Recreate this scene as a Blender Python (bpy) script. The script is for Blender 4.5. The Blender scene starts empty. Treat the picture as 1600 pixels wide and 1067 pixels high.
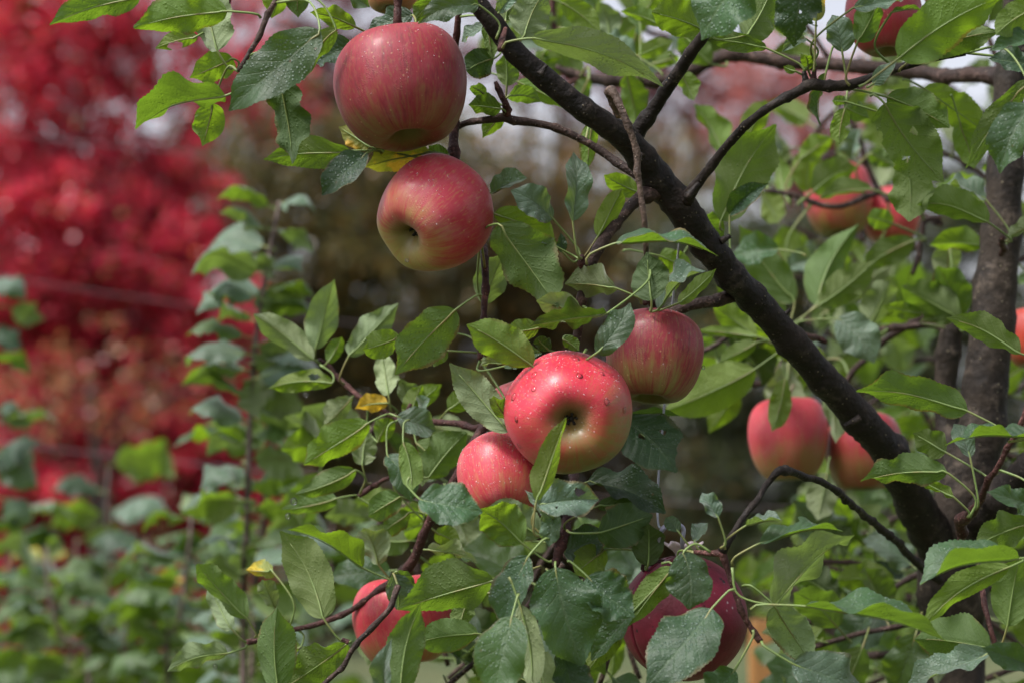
import bpy, math, random
import numpy as np
from mathutils import Vector, Matrix

random.seed(7)
rng = np.random.default_rng(11)
scene = bpy.context.scene
col = scene.collection

# ------------------------------------------------------------------ camera
FOCAL, SENSOR = 85.0, 36.0
PITCH = math.radians(4.0)
CAM = Vector((0.0, 0.0, 1.5))
cam_data = bpy.data.cameras.new('camera')
cam = bpy.data.objects.new('camera', cam_data)
col.objects.link(cam)
cam.location = CAM
cam.rotation_euler = (math.pi / 2 + PITCH, 0, 0)
cam_data.lens = FOCAL
cam_data.sensor_width = SENSOR
cam_data.clip_start = 0.05
cam_data.clip_end = 2000
cam_data.dof.use_dof = True
cam_data.dof.focus_distance = 1.53
cam_data.dof.aperture_fstop = 6.9
scene.camera = cam

# ------------------------------------------------------------------ sky and sun
SUN_EL, SUN_AZ = math.radians(56), math.radians(-125)     # azimuth measured from +Y; left of the camera
world = bpy.data.worlds.new('World')
scene.world = world
world.use_nodes = True
wn, wl = world.node_tree.nodes, world.node_tree.links
wn.clear()
sky = wn.new('ShaderNodeTexSky')
sky.sky_type = 'NISHITA'
sky.sun_disc = False
sky.sun_elevation = SUN_EL
sky.sun_rotation = SUN_AZ
sky.air_density = 1.0
sky.dust_density = 4.0
bw = wn.new('ShaderNodeRGBToBW')
tint = wn.new('ShaderNodeMix'); tint.data_type = 'RGBA'; tint.blend_type = 'MULTIPLY'
tint.inputs[0].default_value = 1.0
tint.inputs[7].default_value = (0.97, 0.97, 1.06, 1)
mixs = wn.new('ShaderNodeMix'); mixs.data_type = 'RGBA'
mixs.inputs[0].default_value = 0.84                      # cloud cover greys the blue sky
bg = wn.new('ShaderNodeBackground')
bg.inputs[1].default_value = 0.15
wo = wn.new('ShaderNodeOutputWorld')
wl.new(sky.outputs[0], bw.inputs[0])
wl.new(bw.outputs[0], tint.inputs[6])
wl.new(sky.outputs[0], mixs.inputs[6])
wl.new(tint.outputs[2], mixs.inputs[7])
wl.new(mixs.outputs[2], bg.inputs[0])
wl.new(bg.outputs[0], wo.inputs[0])

sun_data = bpy.data.lights.new('sun', 'SUN')
sun_data.energy = 2.4
sun_data.angle = math.radians(16)
sun_data.color = (1.0, 0.96, 0.9)
sun = bpy.data.objects.new('sun', sun_data)
col.objects.link(sun)
sd = Vector((math.sin(SUN_AZ) * math.cos(SUN_EL), math.cos(SUN_AZ) * math.cos(SUN_EL), math.sin(SUN_EL)))
sun.rotation_euler = sd.to_track_quat('Z', 'Y').to_euler()

scene.view_settings.view_transform = 'Standard'
scene.view_settings.look = 'None'
scene.view_settings.gamma = 1.0
scene.view_settings.use_curve_mapping = False
scene.view_settings.exposure = 1.02

scene.render.engine = 'CYCLES'
scene.cycles.max_bounces = 8
scene.cycles.transparent_max_bounces = 8
scene.cycles.transmission_bounces = 6
scene.cycles.caustics_reflective = False
scene.cycles.caustics_refractive = False
scene.cycles.use_denoising = True

# ------------------------------------------------------------------ picture geometry helper
K = SENSOR / FOCAL / 1600.0
FW = Vector((0, math.cos(PITCH), math.sin(PITCH)))
UP = Vector((0, -math.sin(PITCH), math.cos(PITCH)))
RT = Vector((1, 0, 0))

def P(x, y, d):
    """the point of the place that stands d metres away along direction (x, y)"""
    return CAM + d * (FW + RT * ((x - 800) * K) + UP * ((533.5 - y) * K))

def cdir(x, y, z):
    """a direction given as right, up, towards the viewer"""
    return (RT * x + UP * y - FW * z).normalized()

def tag(o, label=None, cat=None, group=None, kind=None):
    if label: o['label'] = label
    if cat: o['category'] = cat
    if group: o['group'] = group
    if kind: o['kind'] = kind
    return o

def empty(name, loc):
    o = bpy.data.objects.new(name, None)
    o.empty_display_size = 0.05
    o.location = loc
    col.objects.link(o)
    return o

def link(name, me, mat, parent=None, loc=None):
    """link a mesh; loc is a world position, parents are unrotated empties or meshes at their own location"""
    o = bpy.data.objects.new(name, me)
    col.objects.link(o)
    if mat is not None and not me.materials:
        me.materials.append(mat)
    loc = Vector(loc) if loc is not None else Vector((0, 0, 0))
    if parent is not None:
        o.parent = parent
        o.location = loc - WLOC[parent.name]
    else:
        o.location = loc
    WLOC[o.name] = loc
    return o
WLOC = {}

def thing(name, loc, label, cat, group=None):
    o = empty(name, loc)
    WLOC[o.name] = Vector(loc)
    return tag(o, label, cat, group)

def mesh_np(name, verts, faces, uvs=None, smooth=True):
    me = bpy.data.meshes.new(name)
    me.from_pydata(verts if isinstance(verts, list) else verts.tolist(), [], faces if isinstance(faces, list) else faces.tolist())
    if uvs is not None:
        lay = me.uv_layers.new(name='UVMap')
        idx = np.empty(len(me.loops), dtype=np.int32)
        me.loops.foreach_get('vertex_index', idx)
        lay.data.foreach_set('uv', np.asarray(uvs, dtype=np.float32)[idx].ravel())
    if smooth:
        me.polygons.foreach_set('use_smooth', [True] * len(me.polygons))
    me.update()
    return me

# ------------------------------------------------------------------ materials
class NT:
    def __init__(self, name):
        self.m = bpy.data.materials.new(name)
        self.m.use_nodes = True
        self.t = self.m.node_tree
        self.t.nodes.clear()
        self.out = self.t.nodes.new('ShaderNodeOutputMaterial')
    def n(self, typ, **kw):
        nd = self.t.nodes.new(typ)
        for k, v in kw.items():
            setattr(nd, k, v)
        return nd
    def set(self, sock, v):
        if isinstance(v, bpy.types.NodeSocket):
            self.t.links.new(v, sock)
        elif isinstance(v, (tuple, list)) and len(v) == 3 and sock.type == 'RGBA':
            sock.default_value = (*v, 1)
        else:
            sock.default_value = v
    def math(self, op, a, b=0.0, c=0.0, clamp=False):
        nd = self.n('ShaderNodeMath', operation=op, use_clamp=clamp)
        self.set(nd.inputs[0], a); self.set(nd.inputs[1], b); self.set(nd.inputs[2], c)
        return nd.outputs[0]
    def mix(self, f, a, b, blend='MIX'):
        nd = self.n('ShaderNodeMix', data_type='RGBA', blend_type=blend)
        self.set(nd.inputs[0], f); self.set(nd.inputs[6], a); self.set(nd.inputs[7], b)
        return nd.outputs[2]
    def ramp(self, v, lo, hi, a=0.0, b=1.0):
        nd = self.n('ShaderNodeMapRange', interpolation_type='SMOOTHSTEP')
        self.set(nd.inputs[0], v); self.set(nd.inputs[1], lo); self.set(nd.inputs[2], hi)
        self.set(nd.inputs[3], a); self.set(nd.inputs[4], b)
        return nd.outputs[0]
    def noise(self, vec, scale, detail=3, rough=0.55):
        nd = self.n('ShaderNodeTexNoise')
        if vec is not None: self.set(nd.inputs['Vector'], vec)
        self.set(nd.inputs['Scale'], scale); self.set(nd.inputs['Detail'], detail); self.set(nd.inputs['Roughness'], rough)
        return nd.outputs[0]
    def voro(self, vec, scale, feature='F1'):
        nd = self.n('ShaderNodeTexVoronoi', feature=feature)
        if vec is not None: self.set(nd.inputs['Vector'], vec)
        self.set(nd.inputs['Scale'], scale)
        return nd
    def bump(self, h, strength, dist):
        nd = self.n('ShaderNodeBump')
        self.set(nd.inputs['Height'], h); self.set(nd.inputs['Strength'], strength); self.set(nd.inputs['Distance'], dist)
        return nd.outputs[0]
    def bsdf(self, **kw):
        nd = self.n('ShaderNodeBsdfPrincipled')
        for k, v in kw.items():
            self.set(nd.inputs[k.replace('_', ' ')], v)
        return nd
    def done(self, shader):
        self.t.links.new(shader, self.out.inputs[0])
        return self.m
    def objco(self):
        return self.n('ShaderNodeTexCoord').outputs['Object']

def leaf_material(name, top, under, glow, trans=0.38, yellow=0.0, wet=1.0, sheen=0.2):
    t = NT(name)
    uv = t.n('ShaderNodeUVMap').outputs[0]
    sep = t.n('ShaderNodeSeparateXYZ'); t.set(sep.inputs[0], uv)
    u = sep.outputs[0]
    v = t.math('SUBTRACT', t.math('MULTIPLY', sep.outputs[1], 2.0), 1.0)
    av = t.math('ABSOLUTE', v)
    side = t.math('GREATER_THAN', v, 0.0)
    wob = t.n('ShaderNodeTexNoise'); t.set(wob.inputs['Vector'], t.objco()); t.set(wob.inputs['Scale'], 60.0)
    q = t.math('SUBTRACT', u, t.math('MULTIPLY', t.math('POWER', av, 0.85), 0.27))
    q = t.math('ADD', q, t.math('MULTIPLY', t.math('SUBTRACT', wob.outputs[0], 0.5), 0.09))
    ph = t.math('ADD', t.math('MULTIPLY', q, 7.0), t.math('MULTIPLY', side, 0.45))
    fr = t.math('ABSOLUTE', t.math('SUBTRACT', t.math('FRACT', ph), 0.5))
    lat = t.math('MULTIPLY', t.ramp(fr, 0.0, 0.06, 1.0, 0.0), t.ramp(av, 0.55, 1.0, 1.0, 0.15))
    mid = t.ramp(av, 0.02, 0.075, 1.0, 0.0)
    oc = t.objco()
    net = t.ramp(t.voro(oc, 330.0, 'DISTANCE_TO_EDGE').outputs['Distance'], 0.0, 0.12, 1.0, 0.0)
    vein = t.math('MAXIMUM', t.math('MULTIPLY', lat, 0.75), mid)
    rnd = t.n('ShaderNodeObjectInfo').outputs['Random']
    hue = t.n('ShaderNodeHueSaturation')
    nz = t.noise(oc, 45.0, 4)
    blot = t.noise(oc, 160.0, 3)
    topc = t.mix(t.ramp(nz, 0.3, 0.75), tuple(c * 0.72 for c in top), tuple(c * 1.35 for c in top))
    topc = t.mix(t.math('MULTIPLY', vein, 0.2), topc, (0.16, 0.24, 0.09))
    topc = t.mix(t.math('MULTIPLY', net, 0.10), topc, (0.12, 0.2, 0.07))
    undc = t.mix(t.ramp(nz, 0.3, 0.75), tuple(c * 0.85 for c in under), tuple(c * 1.12 for c in under))
    undc = t.mix(t.math('MULTIPLY', vein, 0.3), undc, (0.22, 0.30, 0.11))
    back = t.n('ShaderNodeNewGeometry').outputs['Backfacing']
    c = t.mix(back, topc, undc)
    gl = t.mix(t.math('MULTIPLY', vein, 0.4), glow, tuple(g * 0.45 for g in glow))
    gl = t.mix(t.math('MULTIPLY', net, 0.22), gl, tuple(g * 0.6 for g in glow))
    if yellow > 0:
        ym = t.ramp(t.noise(oc, 55.0, 3), 0.62 - 0.45 * yellow, 0.75 - 0.4 * yellow)
        c = t.mix(ym, c, (0.50, 0.34, 0.03))
        gl = t.mix(ym, gl, (0.8, 0.5, 0.03))
    # browned, drying margins on some leaves
    em = t.math('MULTIPLY', t.ramp(t.math('ADD', av, t.math('MULTIPLY', t.math('SUBTRACT', nz, 0.5), 0.9)), 0.9, 1.08), t.ramp(rnd, 0.55, 0.8))
    c = t.mix(t.math('MULTIPLY', em, 0.75), c, (0.14, 0.085, 0.03))
    gl = t.mix(t.math('MULTIPLY', em, 0.7), gl, (0.16, 0.08, 0.02))
    # rust and scab specks
    sp = t.ramp(t.voro(oc, 85.0).outputs['Distance'], 0.05, 0.1, 1.0, 0.0)
    sp = t.math('MULTIPLY', sp, t.ramp(t.noise(oc, 28.0, 2), 0.54, 0.64))
    c = t.mix(t.math('MULTIPLY', sp, 0.8), c, (0.09, 0.045, 0.015))
    t.set(hue.inputs['Hue'], t.math('ADD', 0.476, t.math('MULTIPLY', rnd, 0.042)))
    t.set(hue.inputs['Value'], t.math('ADD', 0.8, t.math('MULTIPLY', t.math('FRACT', t.math('MULTIPLY', rnd, 7.31)), 0.55)))
    t.set(hue.inputs['Color'], c)
    c = hue.outputs[0]
    # relief: quilted between the side veins, beaded dew on the upper face
    quilt = t.math('SUBTRACT', t.math('MULTIPLY', fr, 1.6), t.math('MULTIPLY', vein, 0.7))
    dew = t.voro(oc, 430.0).outputs['Distance']
    dew = t.ramp(dew, 0.1, 0.45, 1.0, 0.0)
    dew = t.math('MULTIPLY', dew, t.ramp(t.noise(oc, 30.0, 2), 0.42, 0.66, 0.15, 1.0))
    c = t.mix(t.math('MULTIPLY', t.math('MULTIPLY', dew, t.math('SUBTRACT', 1.0, back)), 0.30 * wet), c, (0.30, 0.38, 0.36))
    h = t.math('ADD', t.math('MULTIPLY', quilt, 0.22), t.math('ADD', t.math('MULTIPLY', t.math('ADD', blot, t.noise(oc, 700.0, 2)), 0.32), t.math('MULTIPLY', dew, 0.45 * wet)))
    nrm = t.bump(h, 0.8, 0.0013)
    rough = t.mix(back, t.mix(t.math('MULTIPLY', dew, wet), (0.52,) * 3, (0.3,) * 3), (0.72,) * 3)
    pb = t.bsdf(Base_Color=c, Roughness=rough, Normal=nrm, Specular_IOR_Level=0.5, Sheen_Weight=sheen, Sheen_Roughness=0.5)
    tr = t.n('ShaderNodeBsdfTranslucent')
    t.set(tr.inputs[0], gl)
    t.set(tr.inputs[1], nrm)
    mx = t.n('ShaderNodeMixShader')
    t.set(mx.inputs[0], trans)
    t.t.links.new(pb.outputs[0], mx.inputs[1])
    t.t.links.new(tr.outputs[0], mx.inputs[2])
    return t.done(mx.outputs[0])

M = {}
M['leaf'] = leaf_material('leaf_green', (0.022, 0.060, 0.024), (0.086, 0.134, 0.036), (0.165, 0.29, 0.015), trans=0.43, sheen=0.12)
M['pale'] = leaf_material('leaf_pale', (0.058, 0.105, 0.068), (0.18, 0.235, 0.11), (0.19, 0.29, 0.04), trans=0.36, sheen=0.4)
M['dark'] = leaf_material('leaf_dark', (0.012, 0.036, 0.014), (0.042, 0.074, 0.020), (0.075, 0.145, 0.008), trans=0.35, sheen=0.08)
M['fresh'] = leaf_material('leaf_fresh', (0.032, 0.074, 0.020), (0.105, 0.165, 0.030), (0.23, 0.38, 0.014), trans=0.47, sheen=0.12)
M['sapling'] = leaf_material('leaf_sapling', (0.055, 0.098, 0.030), (0.12, 0.165, 0.05), (0.2, 0.33, 0.02), trans=0.42, sheen=0.1)
M['yellow'] = leaf_material('leaf_turning', (0.07, 0.12, 0.02), (0.2, 0.22, 0.05), (0.4, 0.42, 0.02), yellow=0.35)
M['gold'] = leaf_material('leaf_gold', (0.3, 0.25, 0.03), (0.4, 0.3, 0.05), (0.7, 0.5, 0.02), yellow=0.9)

def petiole_material():
    t = NT('petiole')
    oc = t.objco()
    c = t.mix(t.ramp(t.noise(oc, 60.0, 2), 0.45, 0.7), (0.13, 0.19, 0.05), (0.17, 0.15, 0.05))
    b = t.bsdf(Base_Color=c, Roughness=0.55, Subsurface_Weight=0.0)
    return t.done(b.outputs[0])
M['petiole'] = petiole_material()

def bark_material(name, dark, mid, spot, scale=1.0, rough=0.5):
    t = NT(name)
    oc = t.objco()
    n1 = t.noise(oc, 38.0 * scale, 5, 0.65)
    n2 = t.noise(oc, 170.0 * scale, 4, 0.6)
    c = t.mix(t.ramp(n1, 0.35, 0.68), dark, mid)
    c = t.mix(t.math('MULTIPLY', t.ramp(n2, 0.52, 0.75), 0.5), c, tuple(x * 1.6 for x in mid))
    pl = t.math('MULTIPLY', t.ramp(t.noise(oc, 55.0 * scale, 6, 0.7), 0.5, 0.64), t.ramp(n2, 0.4, 0.6))
    c = t.mix(t.math('MULTIPLY', pl, 0.75), c, tuple(x * 2.6 + 0.012 for x in mid))
    vv = t.voro(oc, 230.0 * scale)
    lent = t.math('MULTIPLY', t.ramp(vv.outputs['Distance'], 0.1, 0.2, 1.0, 0.0), t.ramp(t.noise(oc, 110.0 * scale, 2), 0.47, 0.56))
    c = t.mix(lent, c, spot)
    h = t.math('ADD', t.math('MULTIPLY', n2, 0.7), t.math('ADD', t.math('MULTIPLY', n1, 0.6), t.math('MULTIPLY', lent, 0.7)))
    nrm = t.bump(h, 1.0, 0.0028)
    b = t.bsdf(Base_Color=c, Roughness=t.ramp(n1, 0.3, 0.7, rough, rough + 0.25), Normal=nrm, Specular_IOR_Level=0.22)
    return t.done(b.outputs[0])
M['bark'] = bark_material('bark_wet_branch', (0.006, 0.0042, 0.0035), (0.016, 0.011, 0.0085), (0.16, 0.13, 0.09))
M['trunk'] = bark_material('bark_trunk', (0.010, 0.0073, 0.0055), (0.035, 0.026, 0.019), (0.18, 0.15, 0.10), 0.8, 0.6)
M['twig'] = bark_material('bark_twig', (0.018, 0.0105, 0.0085), (0.052, 0.031, 0.025), (0.3, 0.24, 0.18), 1.6)
M['redtwig'] = bark_material('bark_young_twig', (0.026, 0.0085, 0.0075), (0.065, 0.026, 0.022), (0.3, 0.22, 0.16), 1.8)
M['dead'] = bark_material('bark_dead_twig', (0.04, 0.026, 0.02), (0.11, 0.074, 0.056), (0.4, 0.32, 0.25), 1.6)
M['shoot'] = bark_material('bark_shoot', (0.06, 0.042, 0.036), (0.14, 0.10, 0.09), (0.4, 0.36, 0.3), 1.5)

# ------------------------------------------------------------------ tubes (branches, twigs, petioles, wires)
def catmull(pts, n):
    """pts: rows of (x, y, z, r ...) -> n smooth samples"""
    a = np.asarray(pts, dtype=float)
    if len(a) == 2:
        s = np.linspace(0, 1, n)[:, None]
        return a[0] * (1 - s) + a[1] * s
    ext = np.vstack([2 * a[0] - a[1], a, 2 * a[-1] - a[-2]])
    seg = np.linalg.norm(np.diff(a[:, :3], axis=0), axis=1)
    cum = np.concatenate([[0], np.cumsum(seg)])
    s = np.linspace(0, cum[-1], n)
    out = np.empty((n, a.shape[1]))
    for i, x in enumerate(s):
        k = min(int(np.searchsorted(cum, x, side='right')) - 1, len(seg) - 1)
        t = (x - cum[k]) / max(seg[k], 1e-9)
        p0, p1, p2, p3 = ext[k], ext[k + 1], ext[k + 2], ext[k + 3]
        out[i] = 0.5 * (2 * p1 + (p2 - p0) * t + (2 * p0 - 5 * p1 + 4 * p2 - p3) * t * t + (3 * p1 - p0 - 3 * p2 + p3) * t ** 3)
    return out

def tube_arrays(samples, sides, knob=0.0, closed=True):
    p = samples[:, :3]
    r = np.abs(samples[:, 3])
    n = len(p)
    tan = np.gradient(p, axis=0)
    tan /= np.linalg.norm(tan, axis=1)[:, None] + 1e-12
    ref = np.array([0.0, 0.0, 1.0]) if abs(tan[0][2]) < 0.9 else np.array([1.0, 0, 0])
    nx = np.cross(tan[0], ref); nx /= np.linalg.norm(nx)
    N = np.empty((n, 3)); B = np.empty((n, 3))
    for i in range(n):
        nx = nx - tan[i] * np.dot(nx, tan[i]); nx /= np.linalg.norm(nx)
        N[i] = nx; B[i] = np.cross(tan[i], nx)
    ang = np.linspace(0, 2 * np.pi, sides, endpoint=False)
    rr = np.repeat(r[:, None], sides, axis=1)
    if knob > 0:
        f = rng.normal(0, 1, (n, sides))
        f = (f + np.roll(f, 1, 1) + np.roll(f, -1, 1)) / 3
        rr = rr * (1 + knob * f)
        lump = rng.normal(0, 1, n)
        lump = np.convolve(lump, np.ones(3) / 3, mode='same')
        rr = rr * (1 + knob * 0.8 * lump[:, None])
    V = p[:, None, :] + rr[..., None] * (np.cos(ang)[None, :, None] * N[:, None, :] + np.sin(ang)[None, :, None] * B[:, None, :])
    V = V.reshape(-1, 3)
    F = []
    for i in range(n - 1):
        a = i * sides; b = a + sides
        for j in range(sides):
            k = (j + 1) % sides
            F.append((a + j, a + k, b + k, b + j))
    V = V.tolist()
    if closed:
        V.append(p[0].tolist()); c0 = len(V) - 1
        V.append(p[-1].tolist()); c1 = len(V) - 1
        e = (n - 1) * sides
        for j in range(sides):
            k = (j + 1) % sides
            F.append((c0, k, j)); F.append((c1, e + j, e + k))
    return V, F

def merge(parts):
    V, F = [], []
    for v, f in parts:
        o = len(V)
        V += list(v); F += [tuple(i + o for i in q) for q in f]
    return V, F

# ------------------------------------------------------------------ leaf geometry
def leaf_mesh(name, base, tip, N0, width, fold, sag, wave, curl, twist, side_bend, holes, lob, fine):
    """blade as a serrated sheet folded along its midrib; returns mesh (local to base) and the midrib curve"""
    L = (tip - base); ln = L.length
    T = L.normalized()
    N0 = (N0 - T * N0.dot(T)).normalized()
    S0 = N0.cross(T).normalized()
    nu, nv = (84, 18) if fine else (44, 5)
    u = np.linspace(0, 1, nu + 1)
    b = np.zeros(3); Tn = np.array(T); Nn = np.array(N0); Sn = np.array(S0)
    arch = 4 * u * (1 - u)
    arch2 = np.sin(np.pi * u ** 1.25)
    mid = Tn[None] * (u * ln)[:, None] + Nn[None] * (sag * ln * arch2)[:, None] + Sn[None] * (side_bend * ln * arch)[:, None]
    tan = np.gradient(mid, axis=0); tan /= np.linalg.norm(tan, axis=1)[:, None]
    nn = Nn[None] - tan * (tan @ Nn)[:, None]; nn /= np.linalg.norm(nn, axis=1)[:, None]
    ss = np.cross(nn, tan)
    tw = twist * (u - 0.35)
    ca, sa = np.cos(tw)[:, None], np.sin(tw)[:, None]
    n2 = nn * ca + ss * sa
    s2 = ss * ca - nn * sa
    uu = np.clip(u, 1e-5, 1 - 1e-5)
    prof = uu ** 0.5 * (1 - uu ** 1.6) ** lob
    tt = np.clip((u - 0.74) / 0.26, 0, 1); prof = prof * (1 - 0.55 * tt * tt * (3 - 2 * tt))
    prof /= prof.max()
    prof = prof * (1 - 0.0 * u)
    prof[0] = 0.03; prof[-1] = 0.0
    tip_n = np.exp(-((1 - u) / 0.06) ** 2) * 0.03
    hw = width * 0.5 * np.maximum(prof, tip_n * (u < 1))
    vs = np.linspace(-1, 1, 2 * nv + 1)
    ph = [random.uniform(0, 6.28) for _ in range(4)]
    k1, k2 = random.uniform(1.2, 2.4), random.uniform(2.5, 4.5)
    V = np.empty((nu + 1, 2 * nv + 1, 3)); UV = np.empty((nu + 1, 2 * nv + 1, 2))
    for j, v in enumerate(vs):
        a = abs(v); sg = 1 if v > 0 else -1
        m = hw.copy()
        fw = np.zeros(nu + 1)
        if a > 0.999:
            teeth = (np.arange(nu + 1) % 2) if not fine else (np.arange(nu + 1) % 3) / 2.0
            irr = rng.uniform(0.5, 1.2, nu + 1)
            m = m * (1 + 0.052 * teeth * irr) 
            m[1:-1] += 0.0
            fw = teeth * ln * 0.006
        ww = (np.sin(2 * np.pi * k1 * u + ph[0] + (1.7 if sg > 0 else 0)) * 0.7 + np.sin(2 * np.pi * k2 * u + ph[1] + (2.9 if sg > 0 else 0)) * 0.4)
        f = fold + 0.10 * np.sin(2 * np.pi * u * 0.8 + ph[2 if sg > 0 else 3])
        y = m * a * np.cos(f)
        z = m * a * np.sin(f) - curl * m * a * a + wave * hw * a * a * ww
        z = z + 0.007 * hw * np.cos(2 * np.pi * 7.0 * (u - 0.27 * a ** 0.85) + (2.8 if sg > 0 else 0)) * a * (1 - 0.6 * a) * 2
        V[:, j] = mid + s2 * (sg * y)[:, None] + n2 * z[:, None] + tan * fw[:, None]
        UV[:, j, 0] = u; UV[:, j, 1] = 0.5 + 0.5 * v
    W = 2 * nv + 1
    ii, jj = np.meshgrid(np.arange(nu), np.arange(W - 1), indexing='ij')
    F = np.stack([ii * W + jj, ii * W + jj + 1, (ii + 1) * W + jj + 1, (ii + 1) * W + jj], -1).reshape(-1, 4)
    F = F[:, ::-1]
    if holes:
        uc = (ii.ravel() + 0.5) / nu; vc = (jj.ravel() + 0.5) / (W - 1) * 2 - 1
        keep = np.ones(len(F), bool)
        for (hu, hv, ru, rv) in holes:
            an = np.arctan2((vc - hv) / rv, (uc - hu) / ru)
            rad = np.sqrt(((uc - hu) / ru) ** 2 + ((vc - hv) / rv) ** 2)
            keep &= rad > 1 + 0.18 * np.sin(3 * an + hu * 20) + 0.1 * np.sin(7 * an)
        F = F[keep]
    # drop degenerate tip quads: keep them, the tip row is a point
    return mesh_np(name, V.reshape(-1, 3), F.tolist(), UV.reshape(-1, 2)), mid, n2, ln

BR = []          # sampled points of every branch of the big tree: (xyz, r)
def nearest_branch(p):
    if not BR: return None, 9
    A = NB['A']
    d = np.linalg.norm(A - np.array(p), axis=1)
    k = int(d.argmin())
    return A[k], d[k]
NB = {}

LEAFSTAT = {'n': 0}
def add_leaf(parent, bx, by, tx, ty, w, roll, d=1.53, dd=None, fold=None, sag=None, wave=None, curl=None, twist=None,
             sb=None, a=None, k='leaf', holes=(), lob=None, name='leaf', auto=True, da=None, rj=8):
    if dd is None: dd = random.uniform(-0.018, 0.018)
    if wave is None: wave = random.uniform(0.16, 0.42)
    if twist is None: twist = random.uniform(-0.6, 0.6)
    if lob is None: lob = random.uniform(0.62, 0.9)
    if fold is None: fold = random.uniform(10, 42)
    if sag is None: sag = random.uniform(0.03, 0.13)
    if curl is None: curl = random.uniform(0.0, 0.25)
    if k == 'leaf' and random.random() < 0.22: k = random.choice(['pale', 'fresh'])
    if sb is None: sb = random.uniform(-0.06, 0.06)
    base, tip = P(bx, by, d), P(tx, ty, d + dd)
    L = tip - base
    T = L.normalized()
    view = (CAM - (base + tip) / 2).normalized()
    view = (view - T * view.dot(T)).normalized()
    S = view.cross(T)
    if S.dot(UP) < -0.02 or (abs(S.dot(UP)) <= 0.02 and S.x < 0):
        S = -S
    rr = math.radians(roll + random.uniform(-rj, rj))
    N = view * math.cos(rr) + S * math.sin(rr)
    wt = min(w / max(abs(math.cos(rr)), 0.4) * K * d, 0.78 * L.length)
    if 62 < roll < 118: wt = min(w * 1.35 * K * d, 0.66 * L.length)
    wt *= 1.04
    me, mid, n2, ln = leaf_mesh(name, base, tip, N, wt, math.radians(fold), sag, wave, curl, twist, sb, holes, lob, bool(holes))
    o = link(name, me, M[k], parent, base)
    # petiole running on as the midrib along the under side
    att = None
    if a is not None:
        att = np.array(P(a[0], a[1], da if da else d + 0.005)) - np.array(base)
    elif auto:
        q, dist = nearest_branch(base)
        if q is not None and dist < 0.065:
            att = q - np.array(base)
    tan0 = mid[1] - mid[0]; tan0 = tan0 / np.linalg.norm(tan0)
    r0 = 0.00072 if d < 1.9 else 0.0010
    if att is None:
        att = -tan0 * random.uniform(0.018, 0.028) + np.array([0, 0, -0.006])
    dist = np.linalg.norm(att)
    ctrl = -tan0 * min(dist * 0.5, 0.02)
    pts = [(*att, r0 * 1.35), (*(att * 0.55 + ctrl * 0.6), r0)]
    nm = len(mid)
    pts.append((*(mid[0] - n2[0] * r0 * 0.2), r0))
    for f in (0.12, 0.3, 0.5, 0.7, 0.86):
        i = int(f * (nm - 1))
        pts.append((*(mid[i] - n2[i] * r0 * 0.75), r0 * (1 - 0.85 * f)))
    smp = catmull(pts, 22)
    pv, pf = tube_arrays(smp, 6)
    link('petiole', mesh_np('petiole', pv, pf), M['petiole'], o, base)
    LEAFSTAT['n'] += 1
    return o

# ------------------------------------------------------------------ ground
def ground():
    t = NT('grass_ground')
    oc = t.objco()
    n1 = t.noise(oc, 0.7, 5); n2 = t.noise(oc, 14.0, 4)
    c = t.mix(t.ramp(n1, 0.35, 0.65), (0.035, 0.06, 0.016), (0.075, 0.085, 0.03))
    c = t.mix(t.math('MULTIPLY', t.ramp(n2, 0.5, 0.7), 0.5), c, (0.13, 0.09, 0.035))
    b = t.bsdf(Base_Color=c, Roughness=0.9, Normal=t.bump(n2, 0.6, 0.05))
    m = t.done(b.outputs[0])
    n = 48
    V, F = [], []
    xs = np.sinh(np.linspace(-5, 5, n)) / math.sinh(5) * 900
    for y in xs:
        for x in xs:
            h = 0.06 * math.sin(x * 0.35) * math.cos(y * 0.27)
            V.append((x, y + 10, h - 0.05))
    for i in range(n - 1):
        for j in range(n - 1):
            F.append((i * n + j, i * n + j + 1, (i + 1) * n + j + 1, (i + 1) * n + j))
    g = link('ground', mesh_np('ground', V, F), m)
    tag(g, 'rough mown grass of the orchard, far below the apples', None, kind='structure')
ground()

# ------------------------------------------------------------------ trees behind the orchard
def foliage_material(name, trans=0.35):
    t = NT(name)
    a = t.n('ShaderNodeAttribute', attribute_name='tone')
    c = a.outputs['Color']
    b = t.bsdf(Base_Color=c, Roughness=0.3)
    tr = t.n('ShaderNodeBsdfTranslucent')
    t.set(tr.inputs[0], c)
    mx = t.n('ShaderNodeMixShader'); t.set(mx.inputs[0], trans)
    t.t.links.new(b.outputs[0], mx.inputs[1]); t.t.links.new(tr.outputs[0], mx.inputs[2])
    return t.done(mx.outputs[0])
M['foliage'] = foliage_material('autumn_foliage', 0.5)

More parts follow.
